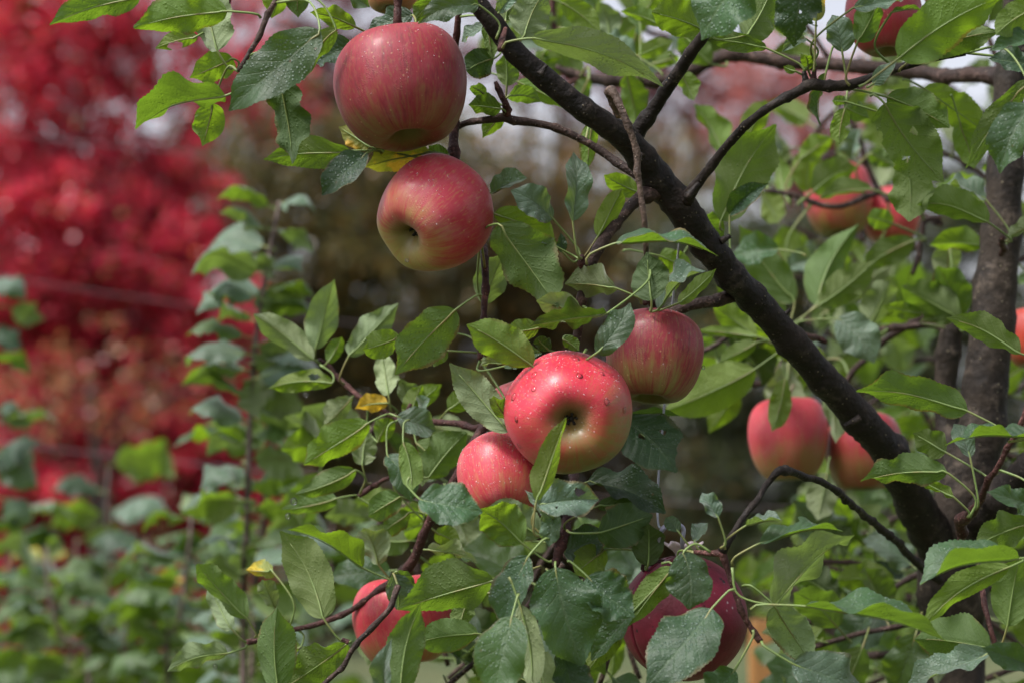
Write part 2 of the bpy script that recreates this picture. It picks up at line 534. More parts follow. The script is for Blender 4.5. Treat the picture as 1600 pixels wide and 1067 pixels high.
def leaf_cloud(name, centres, radii, counts, palette, size, parent=None, loc=(0, 0, 0)):
    """pointed five-cornered leaves scattered through round clumps, one mesh"""
    Vs, Cs = [], []
    pal = np.array([p[:3] for p in palette]); wts = np.array([p[3] for p in palette]); wts = wts / wts.sum()
    for c, r, n in zip(centres, radii, counts):
        n = int(n)
        q = rng.normal(0, 1, (n, 3)); q /= np.linalg.norm(q, axis=1)[:, None]
        q *= rng.uniform(0.25, 1.0, (n, 1)) ** 0.5
        pos = np.array(c)[None] + q * np.array(r)[None]
        tone = pal[rng.choice(len(pal), n, p=wts)] * rng.uniform(0.5, 1.45, (n, 1)) * rng.uniform(0.8, 1.2)
        nrm = rng.normal(0, 1, (n, 3)) + np.array([0, -0.3, 1.1]); nrm /= np.linalg.norm(nrm, axis=1)[:, None]
        ax = np.cross(nrm, rng.normal(0, 1, (n, 3))); ax /= np.linalg.norm(ax, axis=1)[:, None]
        bx = np.cross(nrm, ax)
        s = size * rng.uniform(0.6, 1.25, (n, 1))
        shape = [(-0.5, 0.0, 0.06), (-0.05, -0.42, -0.02), (0.5, 0.0, -0.08), (-0.05, 0.42, -0.02)]
        vv = np.stack([pos + ax * s * x + bx * s * y + nrm * s * z for x, y, z in shape], 1)
        Vs.append(vv.reshape(-1, 3)); Cs.append(np.repeat(tone, 4, axis=0))
    V = np.vstack(Vs) - np.array(loc)[None]; C = np.vstack(Cs)
    nq = len(V) // 4
    me = bpy.data.meshes.new(name)
    me.vertices.add(len(V)); me.vertices.foreach_set('co', V.astype(np.float32).ravel())
    me.loops.add(nq * 4); me.loops.foreach_set('vertex_index', np.arange(nq * 4, dtype=np.int32))
    me.polygons.add(nq)
    me.polygons.foreach_set('loop_start', np.arange(0, nq * 4, 4, dtype=np.int32))
    me.polygons.foreach_set('loop_total', np.full(nq, 4, dtype=np.int32))
    at = me.color_attributes.new('tone', 'FLOAT_COLOR', 'POINT')
    at.data.foreach_set('color', np.hstack([np.clip(C, 0, 1), np.ones((len(C), 1))]).astype(np.float32).ravel())
    me.update(calc_edges=True)
    return link(name, me, M['foliage'], parent, loc)

M['far_bark'] = bark_material('bark_far_tree', (0.02, 0.016, 0.014), (0.05, 0.04, 0.035), (0.08, 0.07, 0.06), 0.08)

DS = 1.5       # the trees stand beyond the orchard, 22 to 36 m away
def tree(name, label, blobs, palette, size, density, trunk_at, group=None, trunk_r=0.11, cat='tree', loose=1.5):
    """blobs: (px, py, distance, radius in metres, fill)"""
    x, y, d = trunk_at
    top = P(x, y, d * DS)
    trunk_r *= DS
    base = Vector((top.x + random.uniform(-0.2, 0.2), top.y, -0.03))
    root = thing(name, base, label, cat, group)
    cs, rs, ns = [], [], []
    for (px, py, dd, r, fill) in blobs:
        # a clump is a loose round of leaves plus denser small sprays, so that sky shows between them
        c0 = np.array(P(px, py, dd * DS)); r = r * DS
        cs.append(c0); rs.append((r, r, r * 0.9)); ns.append(density * fill * r * r * loose)
        for _ in range(max(10, int(40 * fill))):
            q = rng.normal(0, 1, 3); q /= np.linalg.norm(q); q *= r * rng.uniform(0.2, 1.0) ** 0.6
            rr = r * rng.uniform(0.08, 0.26)
            cs.append(c0 + q); rs.append((rr, rr, rr * 0.7)); ns.append(density * fill * rr * rr * 2.6 + 2)
    parts = []
    tr = catmull([(*base, trunk_r * 1.25), (*((base + top) * 0.5 + Vector((random.uniform(-.1, .1), 0, 0))), trunk_r), (*top, trunk_r * 0.35)], 18)
    tr[:, :3] -= np.array(base)
    parts.append(tube_arrays(tr, 9, 0.05))
    link('trunk', mesh_np('trunk', *merge(parts)), M['far_bark'], root, base)
    for (px, py, dd, r, fill) in blobs[:14]:
        c = P(px, py, dd * DS) - base
        f = random.uniform(0.35, 0.8)
        st = Vector(tr[int(f * 17), :3])
        mid = (st + c) * 0.5 + Vector((0, 0, 0.12 * (c - st).length))
        sm = catmull([(*st, trunk_r * 0.4), (*mid, trunk_r * 0.25), (*c, trunk_r * 0.08)], 10)
        link('limb', mesh_np('limb', *tube_arrays(sm, 6, 0.04)), M['far_bark'], root, base)
    tag(leaf_cloud('crown', cs, rs, ns, palette, size, root, base), kind='stuff')
    return root

RED = [(0.5914, 0.033, 0.077, 5), (0.6899, 0.055, 0.088, 4), (0.4435, 0.033, 0.0715, 3), (0.6406, 0.176, 0.066, 0.7), (0.1971, 0.044, 0.066, 1.0), (0.1971, 0.176, 0.066, 0.5)]
ORANGE = [(0.4176, 0.1541, 0.0513, 4), (0.3269, 0.1634, 0.0684, 3), (0.499, 0.0454, 0.0567, 3), (0.1994, 0.1541, 0.0792, 3)]
WINE = [(0.1674, 0.0372, 0.0434, 4), (0.2232, 0.0744, 0.0744, 3), (0.1116, 0.0434, 0.0496, 3), (0.2604, 0.1116, 0.0868, 1)]
OLIVE = [(0.1087, 0.103, 0.0312, 4), (0.1487, 0.1144, 0.0354, 3), (0.0744, 0.0858, 0.0354, 3), (0.2631, 0.1316, 0.0291, 1.1), (0.286, 0.1945, 0.0333, 0.5)]
BROWN = [(0.132, 0.0938, 0.0408, 4), (0.1901, 0.0938, 0.0326, 2), (0.0898, 0.0883, 0.0408, 4), (0.2376, 0.1214, 0.0326, 0.8), (0.42, 0.2, 0.05, 0.9), (0.16, 0.17, 0.06, 3)]
GREEN = [(0.0605, 0.0825, 0.033, 4), (0.088, 0.1045, 0.0385, 3), (0.0495, 0.0605, 0.033, 3), (0.22, 0.121, 0.033, 0.6)]
SALMON = [(0.44, 0.128, 0.112, 4), (0.36, 0.088, 0.08, 3), (0.416, 0.192, 0.144, 2)]

tree('red_maple', 'crimson autumn maple filling the blurred background on the left',
     [(40, 60, 17, 0.75, 1.05), (150, 90, 17.5, 0.6, .9), (-40, 250, 17, 0.8, .9), (110, 270, 17, 0.7, .8), (230, 200, 17.5, 0.6, .75), (250, 60, 17.6, 0.55, .6), (300, 130, 17.9, 0.5, .5), (270, 330, 17.5, 0.55, 1),
      (40, 400, 16.5, 0.8, 1.4), (180, 440, 17, 0.8, 1.4), (300, 480, 17, 0.6, 1.1), (60, 560, 17, 0.8, 1.3), (250, 560, 17, 0.7, 1.2),
      (330, 620, 17.3, 0.6, 1.1), (120, 700, 16.8, 0.8, 1.4), (270, 720, 17, 0.8, 1.4), (20, 800, 17, 0.8, 1.3), (180, 860, 17, 0.8, 1.3),
      (350, 820, 17.4, 0.6, 1.0), (60, 960, 17, 0.8, 1.2), (280, 960, 17, 0.8, 1.1), (330, 60, 18, 0.6, .5), (420, 150, 18, 0.45, .45), (100, 0, 17.6, 0.7, 1.0), (0, 140, 17.3, 0.7, 1.0), (200, 10, 17.8, 0.6, .8), (20, -30, 17.6, 0.7, .9), (170, 330, 17.6, .7, 1.2), (60, 480, 17.5, .8, 1.2)],
     RED, 0.08, 713, (90, 300, 17.6), 'autumn trees behind the orchard', 0.13)
tree('orange_maple', 'low orange and russet maple sapling in front of the crimson tree',
     [(150, 590, 14.5, 0.36, .6), (60, 620, 14.5, 0.36, .6), (260, 600, 14.7, 0.3, .5), (200, 640, 14.5, 0.26, .4), (330, 590, 14.8, 0.25, .4), (20, 660, 14.5, 0.3, .4)],
     ORANGE, 0.075, 297, (140, 600, 14.8), 'autumn trees behind the orchard', 0.05)
tree('wine_red_tree', 'thin wine red tree with sky gaps behind the upper branches',
     [(520, 40, 24, 0.9, 0.62), (430, 40, 24.2, .8, 0.62), (400, 180, 24.2, .9, 0.88), (500, 180, 24.2, .8, 0.75), (640, 120, 24, 0.8, 0.69), (800, 60, 24.5, 0.8, 0.50), (880, 150, 24, 0.7, 0.62), (1060, 200, 24, 0.8, 0.75),
      (1050, 100, 24, 0.7, 0.62), (560, 210, 24, 0.7, 0.62)],
     WINE, 0.085, 1295, (880, 120, 24.5), 'autumn trees behind the orchard', 0.14, loose=0.7)
tree('salmon_tree', 'pale salmon red tree behind the twig at upper right',
     [(1200, 150, 21, 0.5, .9), (1270, 130, 21, 0.55, .9), (1240, 220, 21, 0.5, .9), (1150, 190, 21, 0.4, .6), (1330, 200, 21.3, 0.55, .8), (1300, 300, 21.3, 0.6, .9)],
     SALMON, 0.08, 620, (1250, 180, 21.3), 'autumn trees behind the orchard', 0.08)
tree('olive_oak', 'olive green and brown oak filling the middle of the background',
     [(390, 215, 20.6, 0.7, .9), (480, 250, 20.6, 0.7, 1), (570, 280, 20.6, 0.7, 1), (340, 310, 20.6, 0.6, 1), (640, 250, 20.8, 0.7, .8), (400, 300, 20, 0.8, 1), (480, 420, 20, 0.8, 1.2), (420, 560, 20, 0.8, 1.2), (520, 640, 20, 0.8, 1.2), (600, 460, 20, 0.8, 1.2), (520, 330, 20.4, 0.8, 1),
      (640, 340, 20.3, 0.7, .9), (430, 720, 20, 0.8, 1.2), (560, 800, 20, 0.8, 1.3), (470, 930, 20, 0.8, 1.2), (640, 920, 20, 0.8, 1.2), (660, 680, 20, 0.8, 1.3)],
     OLIVE, 0.08, 620, (520, 400, 20.4), 'autumn trees behind the orchard', 0.15)
tree('brown_oak', 'dull brown oak behind the hanging apples',
     [(740, 250, 22.4, 0.7, .7), (850, 260, 22.4, 0.7, .6), (1000, 270, 22.4, 0.7, .6), (720, 330, 22, 0.8, .9), (860, 330, 22, 0.8, .8), (980, 340, 22, 0.8, .8), (1090, 330, 22, 0.8, .8), (720, 420, 22, 0.9, 1.2), (820, 460, 22, 0.9, 1.2), (920, 420, 22, 0.9, 1.2), (760, 560, 22, 0.9, 1.3), (900, 600, 22, 0.9, 1.3), (1010, 480, 22, 0.9, 1.2),
      (1040, 620, 22, 0.9, 1.3), (740, 720, 22, 0.9, 1.3), (880, 800, 22, 0.9, 1.3), (1040, 780, 22, 0.9, 1.3), (760, 900, 22, 0.9, 1.2), (950, 940, 22, 0.9, 1.2), (1100, 930, 22, 0.9, 1.2), (620, 560, 22, 0.8, 1.2)],
     BROWN, 0.08, 620, (860, 420, 22.4), 'autumn trees behind the orchard', 0.15)
tree('green_tree', 'dark green tree behind the trunk on the right',
     [(1150, 420, 19, 0.8, 1.2), (1280, 460, 19, 0.8, 1.2), (1400, 380, 19, 0.8, 1.1), (1520, 440, 19, 0.8, 1.1), (1150, 560, 19, 0.8, 1.3), (1300, 620, 19, 0.8, 1.3),
      (1440, 580, 19, 0.8, 1.2), (1580, 600, 19, 0.8, 1.2), (1180, 740, 19, 0.8, 1.3), (1340, 790, 19, 0.8, 1.3), (1500, 760, 19, 0.8, 1.2), (1220, 920, 19, 0.8, 1.2),
      (1400, 950, 19, 0.8, 1.2), (1560, 920, 19, 0.8, 1.2), (1450, 260, 19.3, 0.7, .7), (1560, 300, 19.3, 0.7, .7)],
     GREEN, 0.08, 620, (1400, 350, 19.4), 'autumn trees behind the orchard', 0.15)

def distant_wood():
    cs, rs, ns = [], [], []
    for i in range(190):
        x = random.uniform(-40, 40); z = random.uniform(-0.2, 6.8); y = random.uniform(56, 68)
        r = random.uniform(1.1, 2.1)
        cs.append((x, y, z)); rs.append((r, r, r * 0.8)); ns.append(r * r * 130)
    o = leaf_cloud('distant_wood', cs, rs, ns, OLIVE + BROWN, 0.18)
    tag(o, 'dim belt of distant brown and olive woodland', None, kind='stuff')
distant_wood()

# ------------------------------------------------------------------ the apple tree: trunk, limbs, twigs
TREE_BASE = Vector((P(1490, 900, 1.82).x, P(1490, 900, 1.82).y + 0.02, -0.05))
apple_tree = thing('apple_tree', TREE_BASE, 'dark barked apple tree with green leaves, its trunk at the right edge', 'tree')

def limb(name, pts, mat, sides=12, knob=0.03, per=0.006, ground_to=None):
    """pts: (px, py, width px, distance)"""
    rows = []
    for (x, y, w, d) in pts:
        p = P(x, y, d)
        rows.append((*p, w * 0.5 * K * d))
    if ground_to is not None:
        rows.append((*ground_to, rows[-1][3] * 1.15))
    a = np.asarray(rows)
    total = np.linalg.norm(np.diff(a[:, :3], axis=0), axis=1).sum()
    n = int(max(6, min(240, total / per * 1.5)))
    s = catmull(rows, n)
    # growth nodes: swellings with a small change of direction
    arc = np.concatenate([[0], np.cumsum(np.linalg.norm(np.diff(s[:, :3], axis=0), axis=1))])
    step = 0.021 if sides < 12 else 0.034
    kn = np.zeros((n, 3)); sw = np.ones(n)
    pos = random.uniform(0.3, 1) * step
    while pos < arc[-1] - 0.004:
        w = max(0.0022, 0.55 * float(np.interp(pos, arc, s[:, 3])))
        g = np.exp(-((arc - pos) / w) ** 2)
        sw += g * random.uniform(0.12, 0.34) * (0.5 if sides > 14 else 1)
        v = rng.normal(0, 1, 3)
        kn += np.exp(-np.abs(arc - pos) / (step * 0.6))[:, None] * v[None] * 0.0011 * (1.4 if sides > 14 else 1)
        pos += step * random.uniform(0.55, 1.4)
    fade = np.clip(np.minimum(arc, arc[-1] - arc) / 0.02, 0, 1)
    s[:, :3] += kn * fade[:, None]; s[:, 3] *= sw
    for r in s: BR.append(r[:3].copy())
    o0 = s[0, :3].copy()
    s2 = s.copy(); s2[:, :3] -= o0
    V, F = tube_arrays(s2, sides + (8 if sides >= 12 else 2), knob * 1.25)
    return link(name, mesh_np(name, V, F), mat, apple_tree, Vector(o0))

B, T_, R_ = M['bark'], M['twig'], M['redtwig']
limb('trunk', [(1592, -40, 44, 1.84), (1580, 110, 47, 1.83), (1572, 220, 52, 1.82), (1560, 400, 63, 1.81), (1543, 580, 68, 1.8), (1527, 690, 71, 1.8), (1502, 790, 80, 1.8), (1485, 870, 94, 1.81), (1488, 960, 97, 1.82), (1490, 1080, 96, 1.83)],
     M['trunk'], 20, 0.03, 0.007, TREE_BASE)
limb('branch', [(728, -14, 30, 1.5), (745, 5, 30, 1.5), (800, 72, 33, 1.51), (870, 137, 36, 1.52), (935, 188, 38, 1.53), (985, 228, 44, 1.545), (1030, 282, 50, 1.56), (1075, 332, 52, 1.57), (1122, 392, 46, 1.59),
                (1170, 455, 46, 1.61), (1240, 535, 47, 1.64), (1310, 612, 49, 1.67), (1372, 690, 52, 1.7), (1420, 762, 56, 1.74), (1455, 825, 62, 1.78), (1488, 880, 62, 1.82)], B, 18, 0.035, 0.006)
limb('branch', [(985, 232, 30, 1.55), (1000, 200, 24, 1.55), (1032, 158, 22, 1.54), (1068, 105, 20, 1.52), (1096, 58, 18, 1.5), (1120, 10, 16, 1.48), (1140, -30, 14, 1.47)], B, 12, 0.04)
limb('branch', [(1072, 312, 26, 1.56), (1085, 292, 18, 1.55), (1112, 255, 15, 1.54), (1150, 214, 14, 1.52), (1195, 174, 14, 1.5), (1240, 148, 16, 1.5), (1268, 134, 20, 1.5), (1290, 136, 17, 1.5),
                (1330, 133, 16, 1.5), (1380, 116, 13, 1.5), (1430, 100, 12, 1.5), (1508, 83, 10, 1.5)], B, 12, 0.05, 0.004)
limb('twig', [(1262, 138, 16, 1.5), (1258, 122, 10, 1.5), (1256, 112, 7, 1.5)], B, 8, 0.05, 0.003)
limb('twig', [(1270, 132, 14, 1.5), (1272, 116, 8, 1.5), (1274, 104, 6, 1.5)], R_, 8, 0.05, 0.003)
limb('branch', [(1020, 295, 20, 1.56), (998, 275, 14, 1.56), (950, 241, 13, 1.57), (900, 214, 12, 1.57), (850, 196, 12, 1.57), (800, 187, 13, 1.57), (785, 183, 15, 1.57), (760, 187, 11, 1.57), (728, 192, 10, 1.58), (705, 205, 9, 1.58)], M['twig'], 12, 0.05, 0.004)
limb('spur', [(792, 184, 15, 1.57), (790, 172, 13, 1.565), (786, 160, 10, 1.56), (778, 140, 9, 1.56), (774, 128, 6, 1.56)], R_, 8, 0.08, 0.003)
limb('branch', [(1045, 300, 30, 1.57), (1015, 305, 24, 1.555), (990, 318, 20, 1.55), (962, 345, 19, 1.545), (938, 385, 18, 1.54), (920, 425, 18, 1.54), (912, 470, 16, 1.54), (905, 520, 14, 1.545), (896, 570, 13, 1.55)], M['twig'], 12, 0.05, 0.004)
limb('spur', [(916, 428, 16, 1.54), (911, 415, 14, 1.535), (909, 400, 7, 1.53)], R_, 8, 0.05, 0.002)
limb('branch', [(1180, 455, 26, 1.62), (1145, 460, 24, 1.615), (1115, 468, 19, 1.605), (1075, 478, 17, 1.6), (1042, 490, 15, 1.6), (1024, 498, 9, 1.6)], M['twig'], 12, 0.05, 0.004)
limb('spur', [(1040, 492, 12, 1.595), (1020, 478, 12, 1.57), (1014, 468, 10, 1.56), (1008, 474, 9, 1.55)], R_, 8, 0.06, 0.003)
# dead twig hanging in front of the limb
limb('dead_twig', [(968, 182, 14, 1.52), (958, 160, 14, 1.515), (950, 140, 16, 1.51), (958, 144, 14, 1.505), (972, 172, 11, 1.5), (988, 212, 11, 1.5), (998, 262, 10, 1.5), (1003, 310, 9, 1.5), (1008, 355, 9, 1.5), (1010, 400, 8, 1.51), (1012, 440, 7, 1.53), (1014, 470, 6, 1.55)],
     M['dead'], 9, 0.07, 0.003)
# long twig dropping behind the two upper apples
limb('twig', [(722, -20, 9, 1.55), (713, 30, 10, 1.55), (709, 110, 11, 1.57), (707, 200, 14, 1.57), (708, 235, 17, 1.56), (714, 262, 15, 1.56), (735, 310, 12, 1.59), (752, 370, 10, 1.59), (757, 400, 13, 1.56), (756, 470, 10, 1.55), (753, 525, 10, 1.55), (750, 562, 9, 1.55)], R_, 10, 0.07, 0.004)
limb('twig', [(624, -25, 13, 1.53), (621, 10, 12, 1.53), (619, 38, 14, 1.53), (618, 58, 10, 1.54)], R_, 9, 0.06, 0.004)
limb('twig', [(440, -20, 10, 1.5), (432, 0, 9, 1.5), (408, 45, 9, 1.5), (382, 95, 7, 1.5), (372, 112, 6, 1.5)], T_, 9, 0.05, 0.004)
limb('twig', [(362, -15, 7, 1.6), (355, 12, 7, 1.6)], R_, 8, 0.04, 0.004)
limb('spur', [(790, 45, 7, 1.5), (786, 62, 9, 1.49), (781, 78, 10, 1.48)], R_, 8, 0.07, 0.003)
# horizontal limb behind, coming off the trunk top
limb('branch', [(1572, 122, 44, 1.84), (1540, 118, 26, 1.85), (1480, 116, 24, 1.88), (1400, 108, 22, 1.92), (1300, 100, 21, 1.95), (1220, 96, 21, 1.96), (1150, 87, 21, 1.97), (1110, 98, 21, 1.98), (1065, 118, 20, 1.98), (1000, 127, 19, 1.98), (930, 125, 18, 1.98), (885, 112, 12, 1.98), (868, 104, 7, 1.98)], M['twig'], 12, 0.05, 0.006)
limb('twig', [(905, 122, 10, 1.98), (890, 130, 9, 1.98), (880, 142, 6, 1.98)], R_, 8, 0.05, 0.005)
limb('twig', [(868, -20, 12, 2.0), (862, 20, 11, 2.0), (868, 50, 10, 2.0), (872, 62, 6, 2.0)], R_, 8, 0.05, 0.005)
# second stem beside the trunk with its side twigs
limb('branch', [(1500, 800, 40, 1.84), (1486, 740, 38, 1.88), (1478, 640, 36, 1.9), (1484, 540, 36, 1.9), (1492, 500, 32, 1.9)], M['trunk'], 14, 0.03)
limb('branch', [(1488, 520, 26, 1.9), (1465, 512, 13, 1.92), (1400, 514, 11, 1.94), (1352, 518, 10, 1.96), (1320, 516, 6, 1.97)], M['twig'], 9, 0.04)
limb('branch', [(1495, 500, 14, 1.93), (1460, 492, 13, 1.95), (1420, 508, 11, 1.97), (1372, 540, 10, 2.0), (1335, 575, 9, 2.0), (1322, 600, 8, 2.0)], M['twig'], 9, 0.04)
limb('branch', [(1700, 640, 46, 1.7), (1640, 705, 48, 1.72), (1590, 750, 52, 1.75), (1540, 800, 58, 1.78), (1505, 850, 58, 1.81)], B, 14, 0.03)
# lower left limb
limb('branch', [(905, 560, 16, 1.62), (850, 600, 16, 1.62), (795, 630, 16, 1.62), (768, 655, 18, 1.62), (742, 690, 15, 1.61), (716, 735, 14, 1.6), (688, 785, 15, 1.6), (665, 830, 14, 1.61), (645, 880, 15, 1.62), (622, 905, 13, 1.63), (580, 935, 10, 1.64), (530, 962, 9, 1.65), (455, 985, 8, 1.66), (415, 998, 7, 1.66), (385, 1003, 10, 1.66)],
     M['redtwig'], 10, 0.05, 0.005)
limb('twig', [(770, 660, 16, 1.62), (745, 668, 11, 1.64), (725, 662, 11, 1.65), (690, 660, 10, 1.67), (640, 655, 10, 1.69), (612, 648, 9, 1.7), (575, 628, 8, 1.72), (540, 602, 8, 1.74), (515, 575, 9, 1.75), (497, 563, 10, 1.75)], M['redtwig'], 9, 0.05, 0.005)
limb('spur', [(632, 652, 9, 1.69), (638, 640, 8, 1.69), (642, 630, 5, 1.69)], R_, 8, 0.05, 0.004)
limb('spur', [(650, 720, 6, 1.66), (600, 745, 6, 1.68), (580, 757, 9, 1.7), (560, 775, 7, 1.7)], R_, 8, 0.06, 0.004)
limb('twig', [(622, 915, 10, 1.57), (605, 950, 9, 1.56), (575, 985, 9, 1.56), (550, 1005, 9, 1.56), (530, 1040, 8, 1.56), (500, 1075, 8, 1.56)], T_, 9, 0.05, 0.005)
limb('spur', [(545, 1003, 9, 1.56), (534, 998, 6, 1.56)], R_, 8, 0.03, 0.003)
# spur with the rosette of leaves below the main apple
limb('spur', [(890, 780, 14, 1.58), (884, 820, 15, 1.55), (876, 850, 17, 1.53), (870, 872, 15, 1.525), (868, 884, 10, 1.52)], R_, 10, 0.09, 0.002)
limb('spur', [(878, 838, 12, 1.535), (860, 832, 12, 1.53), (842, 838, 10, 1.525), (832, 845, 6, 1.52)], R_, 8, 0.09, 0.002)
limb('twig', [(890, 905, 8, 1.56), (862, 925, 9, 1.55), (842, 955, 10, 1.545), (825, 985, 8, 1.54), (812, 1010, 8, 1.54)], R_, 9, 0.05, 0.004)
limb('twig', [(900, 560, 13, 1.56), (905, 640, 13, 1.66), (902, 720, 13, 1.66), (892, 790, 14, 1.58)], R_, 9, 0.05, 0.005)
# lower right twigs
limb('branch', [(1468, 905, 16, 1.78), (1440, 885, 13, 1.74), (1390, 838, 12, 1.68), (1335, 786, 11, 1.6), (1290, 755, 11, 1.55), (1250, 738, 12, 1.52), (1222, 734, 14, 1.5), (1205, 752, 10, 1.5), (1185, 782, 10, 1.49), (1160, 812, 10, 1.48), (1142, 842, 11, 1.47), (1128, 862, 15, 1.47)], B, 10, 0.06, 0.004)
limb('twig', [(1128, 862, 14, 1.47), (1138, 892, 9, 1.47), (1150, 925, 9, 1.47), (1165, 962, 9, 1.47), (1180, 988, 9, 1.47), (1188, 1002, 11, 1.47)], R_, 10, 0.06, 0.003)
limb('twig', [(1128, 863, 13, 1.47), (1108, 864, 9, 1.475), (1085, 862, 7, 1.48)], R_, 8, 0.05, 0.003)
limb('twig', [(1055, 880, 6, 1.53), (1030, 878, 7, 1.53), (1004, 884, 8, 1.53), (1008, 893, 6, 1.53)], R_, 8, 0.06, 0.003)
limb('branch', [(1480, 1040, 26, 1.86), (1440, 1030, 20, 1.88), (1400, 1022, 13, 1.9), (1350, 1023, 12, 1.92), (1295, 1032, 11, 1.95)], M['twig'], 9, 0.05)
limb('twig', [(1612, 610, 9, 1.5), (1598, 648, 9, 1.5), (1575, 705, 9, 1.51), (1555, 745, 10, 1.52), (1530, 785, 12, 1.54), (1510, 808, 16, 1.56), (1498, 812, 20, 1.58), (1500, 840, 12, 1.6), (1478, 868, 9, 1.63)], R_, 10, 0.06, 0.004)
limb('twig', [(1520, 860, 9, 1.6), (1530, 890, 8, 1.56), (1538, 930, 9, 1.54), (1548, 980, 8, 1.53), (1556, 1010, 9, 1.53)], R_, 9, 0.06, 0.004)
limb('twig', [(1566, 372, 8, 1.7), (1566, 384, 10, 1.74), (1564, 398, 8, 1.78)], R_, 8, 0.04, 0.003)
limb('twig', [(1470, 340, 8, 2.0), (1445, 345, 10, 2.0), (1440, 370, 9, 2.0), (1432, 410, 8, 2.0), (1425, 430, 7, 2.0)], M['twig'], 8, 0.05)
limb('twig', [(1470, 350, 10, 2.0), (1410, 322, 9, 2.05), (1375, 300, 9, 2.1), (1350, 235, 8, 2.1), (1325, 180, 8, 2.1)], M['twig'], 8, 0.05)
limb('twig', [(1375, 300, 10, 2.08), (1330, 318, 9, 2.06), (1290, 322, 9, 2.05), (1240, 305, 8, 2.05), (1195, 298, 7, 2.05)], M['twig'], 8, 0.05)
limb('twig', [(1370, 300, 9, 2.3), (1352, 345, 12, 2.32), (1345, 380, 10, 2.32)], M['twig'], 8, 0.05)
limb('twig', [(1230, 520, 8, 1.68), (1262, 528, 9, 1.75), (1275, 528, 10, 1.8), (1292, 535, 6, 1.8)], R_, 8, 0.06)
limb('twig', [(1260, 560, 9, 1.7), (1215, 535, 8, 1.85), (1190, 530, 9, 1.88), (1178, 528, 6, 1.9)], R_, 8, 0.05)
# snags and old fruit scars on the main limb
for (x, y, d, dx, dy) in [(1228, 490, 1.625, 10, -8), (1000, 250, 1.53, -4, 10), (1084, 296, 1.54, 12, -14), (1135, 372, 1.58, 9, -5), (1330, 660, 1.66, -14, 8), (850, 108, 1.5, 6, -9), (1395, 706, 1.7, 10, -6)]:
    limb('snag', [(x - dx, y - dy, 14, d), (x, y, 9, d), (x + dx * .7, y + dy * .7, 7, d)], B, 7, 0.12, 0.003)
NB['A'] = np.array(BR)

# ------------------------------------------------------------------ leaves of the apple tree
def L(*a, **k):
    return add_leaf(apple_tree, *a, **k)

# upper left
L(218, -4, 77, 40, 52, 150, d=1.5)
L(355, 18, 208, 44, 62, 158, d=1.48, fold=22, a=(407, 28))
L(340, 80, 300, -45, 68, 165, d=1.54, a=(362, 108))
L(308, 57, 243, 76, 30, 160, d=1.55, k='fresh', holes=[(0.62, -0.8, 0.14, 0.9)])
L(364, 92, 296, 122, 48, 172, d=1.56, a=(372, 108))
L(352, 150, 212, 203, 62, 128, d=1.48, fold=28, sag=0.1, a=(388, 128), twist=0.7)
L(332, 162, 316, 229, 48, 172, d=1.53, k='fresh')
L(500, 48, 357, 174, 80, 25, d=1.47, fold=18, sag=0.08)
L(525, 45, 456, 132, 40, 160, d=1.49, fold=20)
L(438, 118, 457, 257, 58, 150, d=1.5, fold=30, k='dark')
L(556, 43, 484, 20, 34, 160, d=1.54, k='fresh', a=(600, 62), da=1.57)
L(468, -32, 466, 28, 54, 170, d=1.55)
L(440, -30, 424, 29, 64, 168, d=1.55, k='fresh')
L(553, 72, 494, 100, 52, 30, d=1.55, k='dark', a=(600, 68), da=1.57)
L(748, 8, 653, 38, 50, 30, d=1.48, a=(775, 62))
L(645, 24, 574, 50, 38, 25, d=1.56, k='dark')
L(695, -12, 648, 36, 38, 165, d=1.55)
L(520, -22, 578, 12, 34, 35, d=1.52)
L(548, 236, 411, 250, 50, 150, d=1.54, a=(596, 240))
L(577, 230, 529, 199, 34, 170, d=1.55, k='yellow')
L(572, 240, 503, 306, 48, 40, d=1.52, fold=25, k='dark', a=(600, 238))
L(672, 238, 569, 262, 50, 152, d=1.55, k='yellow', fold=22, a=(700, 250))
L(700, 252, 670, 228, 28, 165, d=1.56)
L(772, 92, 729, 112, 50, 170, d=1.56, k='dark', a=(781, 80))
L(755, 40, 721, 66, 22, 55, d=1.54, k='pale')
L(762, 18, 771, 95, 28, 160, d=1.55, a=(781, 78))
L(818, 58, 852, -14, 66, 166, d=1.52, a=(786, 78))
L(830, 60, 1036, 136, 52, 150, d=1.46, sag=0.05, a=(785, 76), fold=16)
L(790, 32, 800, -24, 40, 165, d=1.53)
L(780, 20, 815, -12, 26, 20, d=1.5, k='pale')
L(792, 135, 788, 84, 42, 165, d=1.62, a=(790, 160))
L(808, 128, 893, 171, 36, 165, d=1.66, k='fresh')
L(783, 170, 732, 164, 34, 150, d=1.56, a=(788, 178))
L(784, 178, 754, 216, 28, 168, d=1.58, k='fresh', a=(788, 182))
L(795, 150, 845, 160, 30, 160, d=1.6, a=(791, 165))
L(760, 150, 735, 135, 20, 160, d=1.57, a=(786, 165))
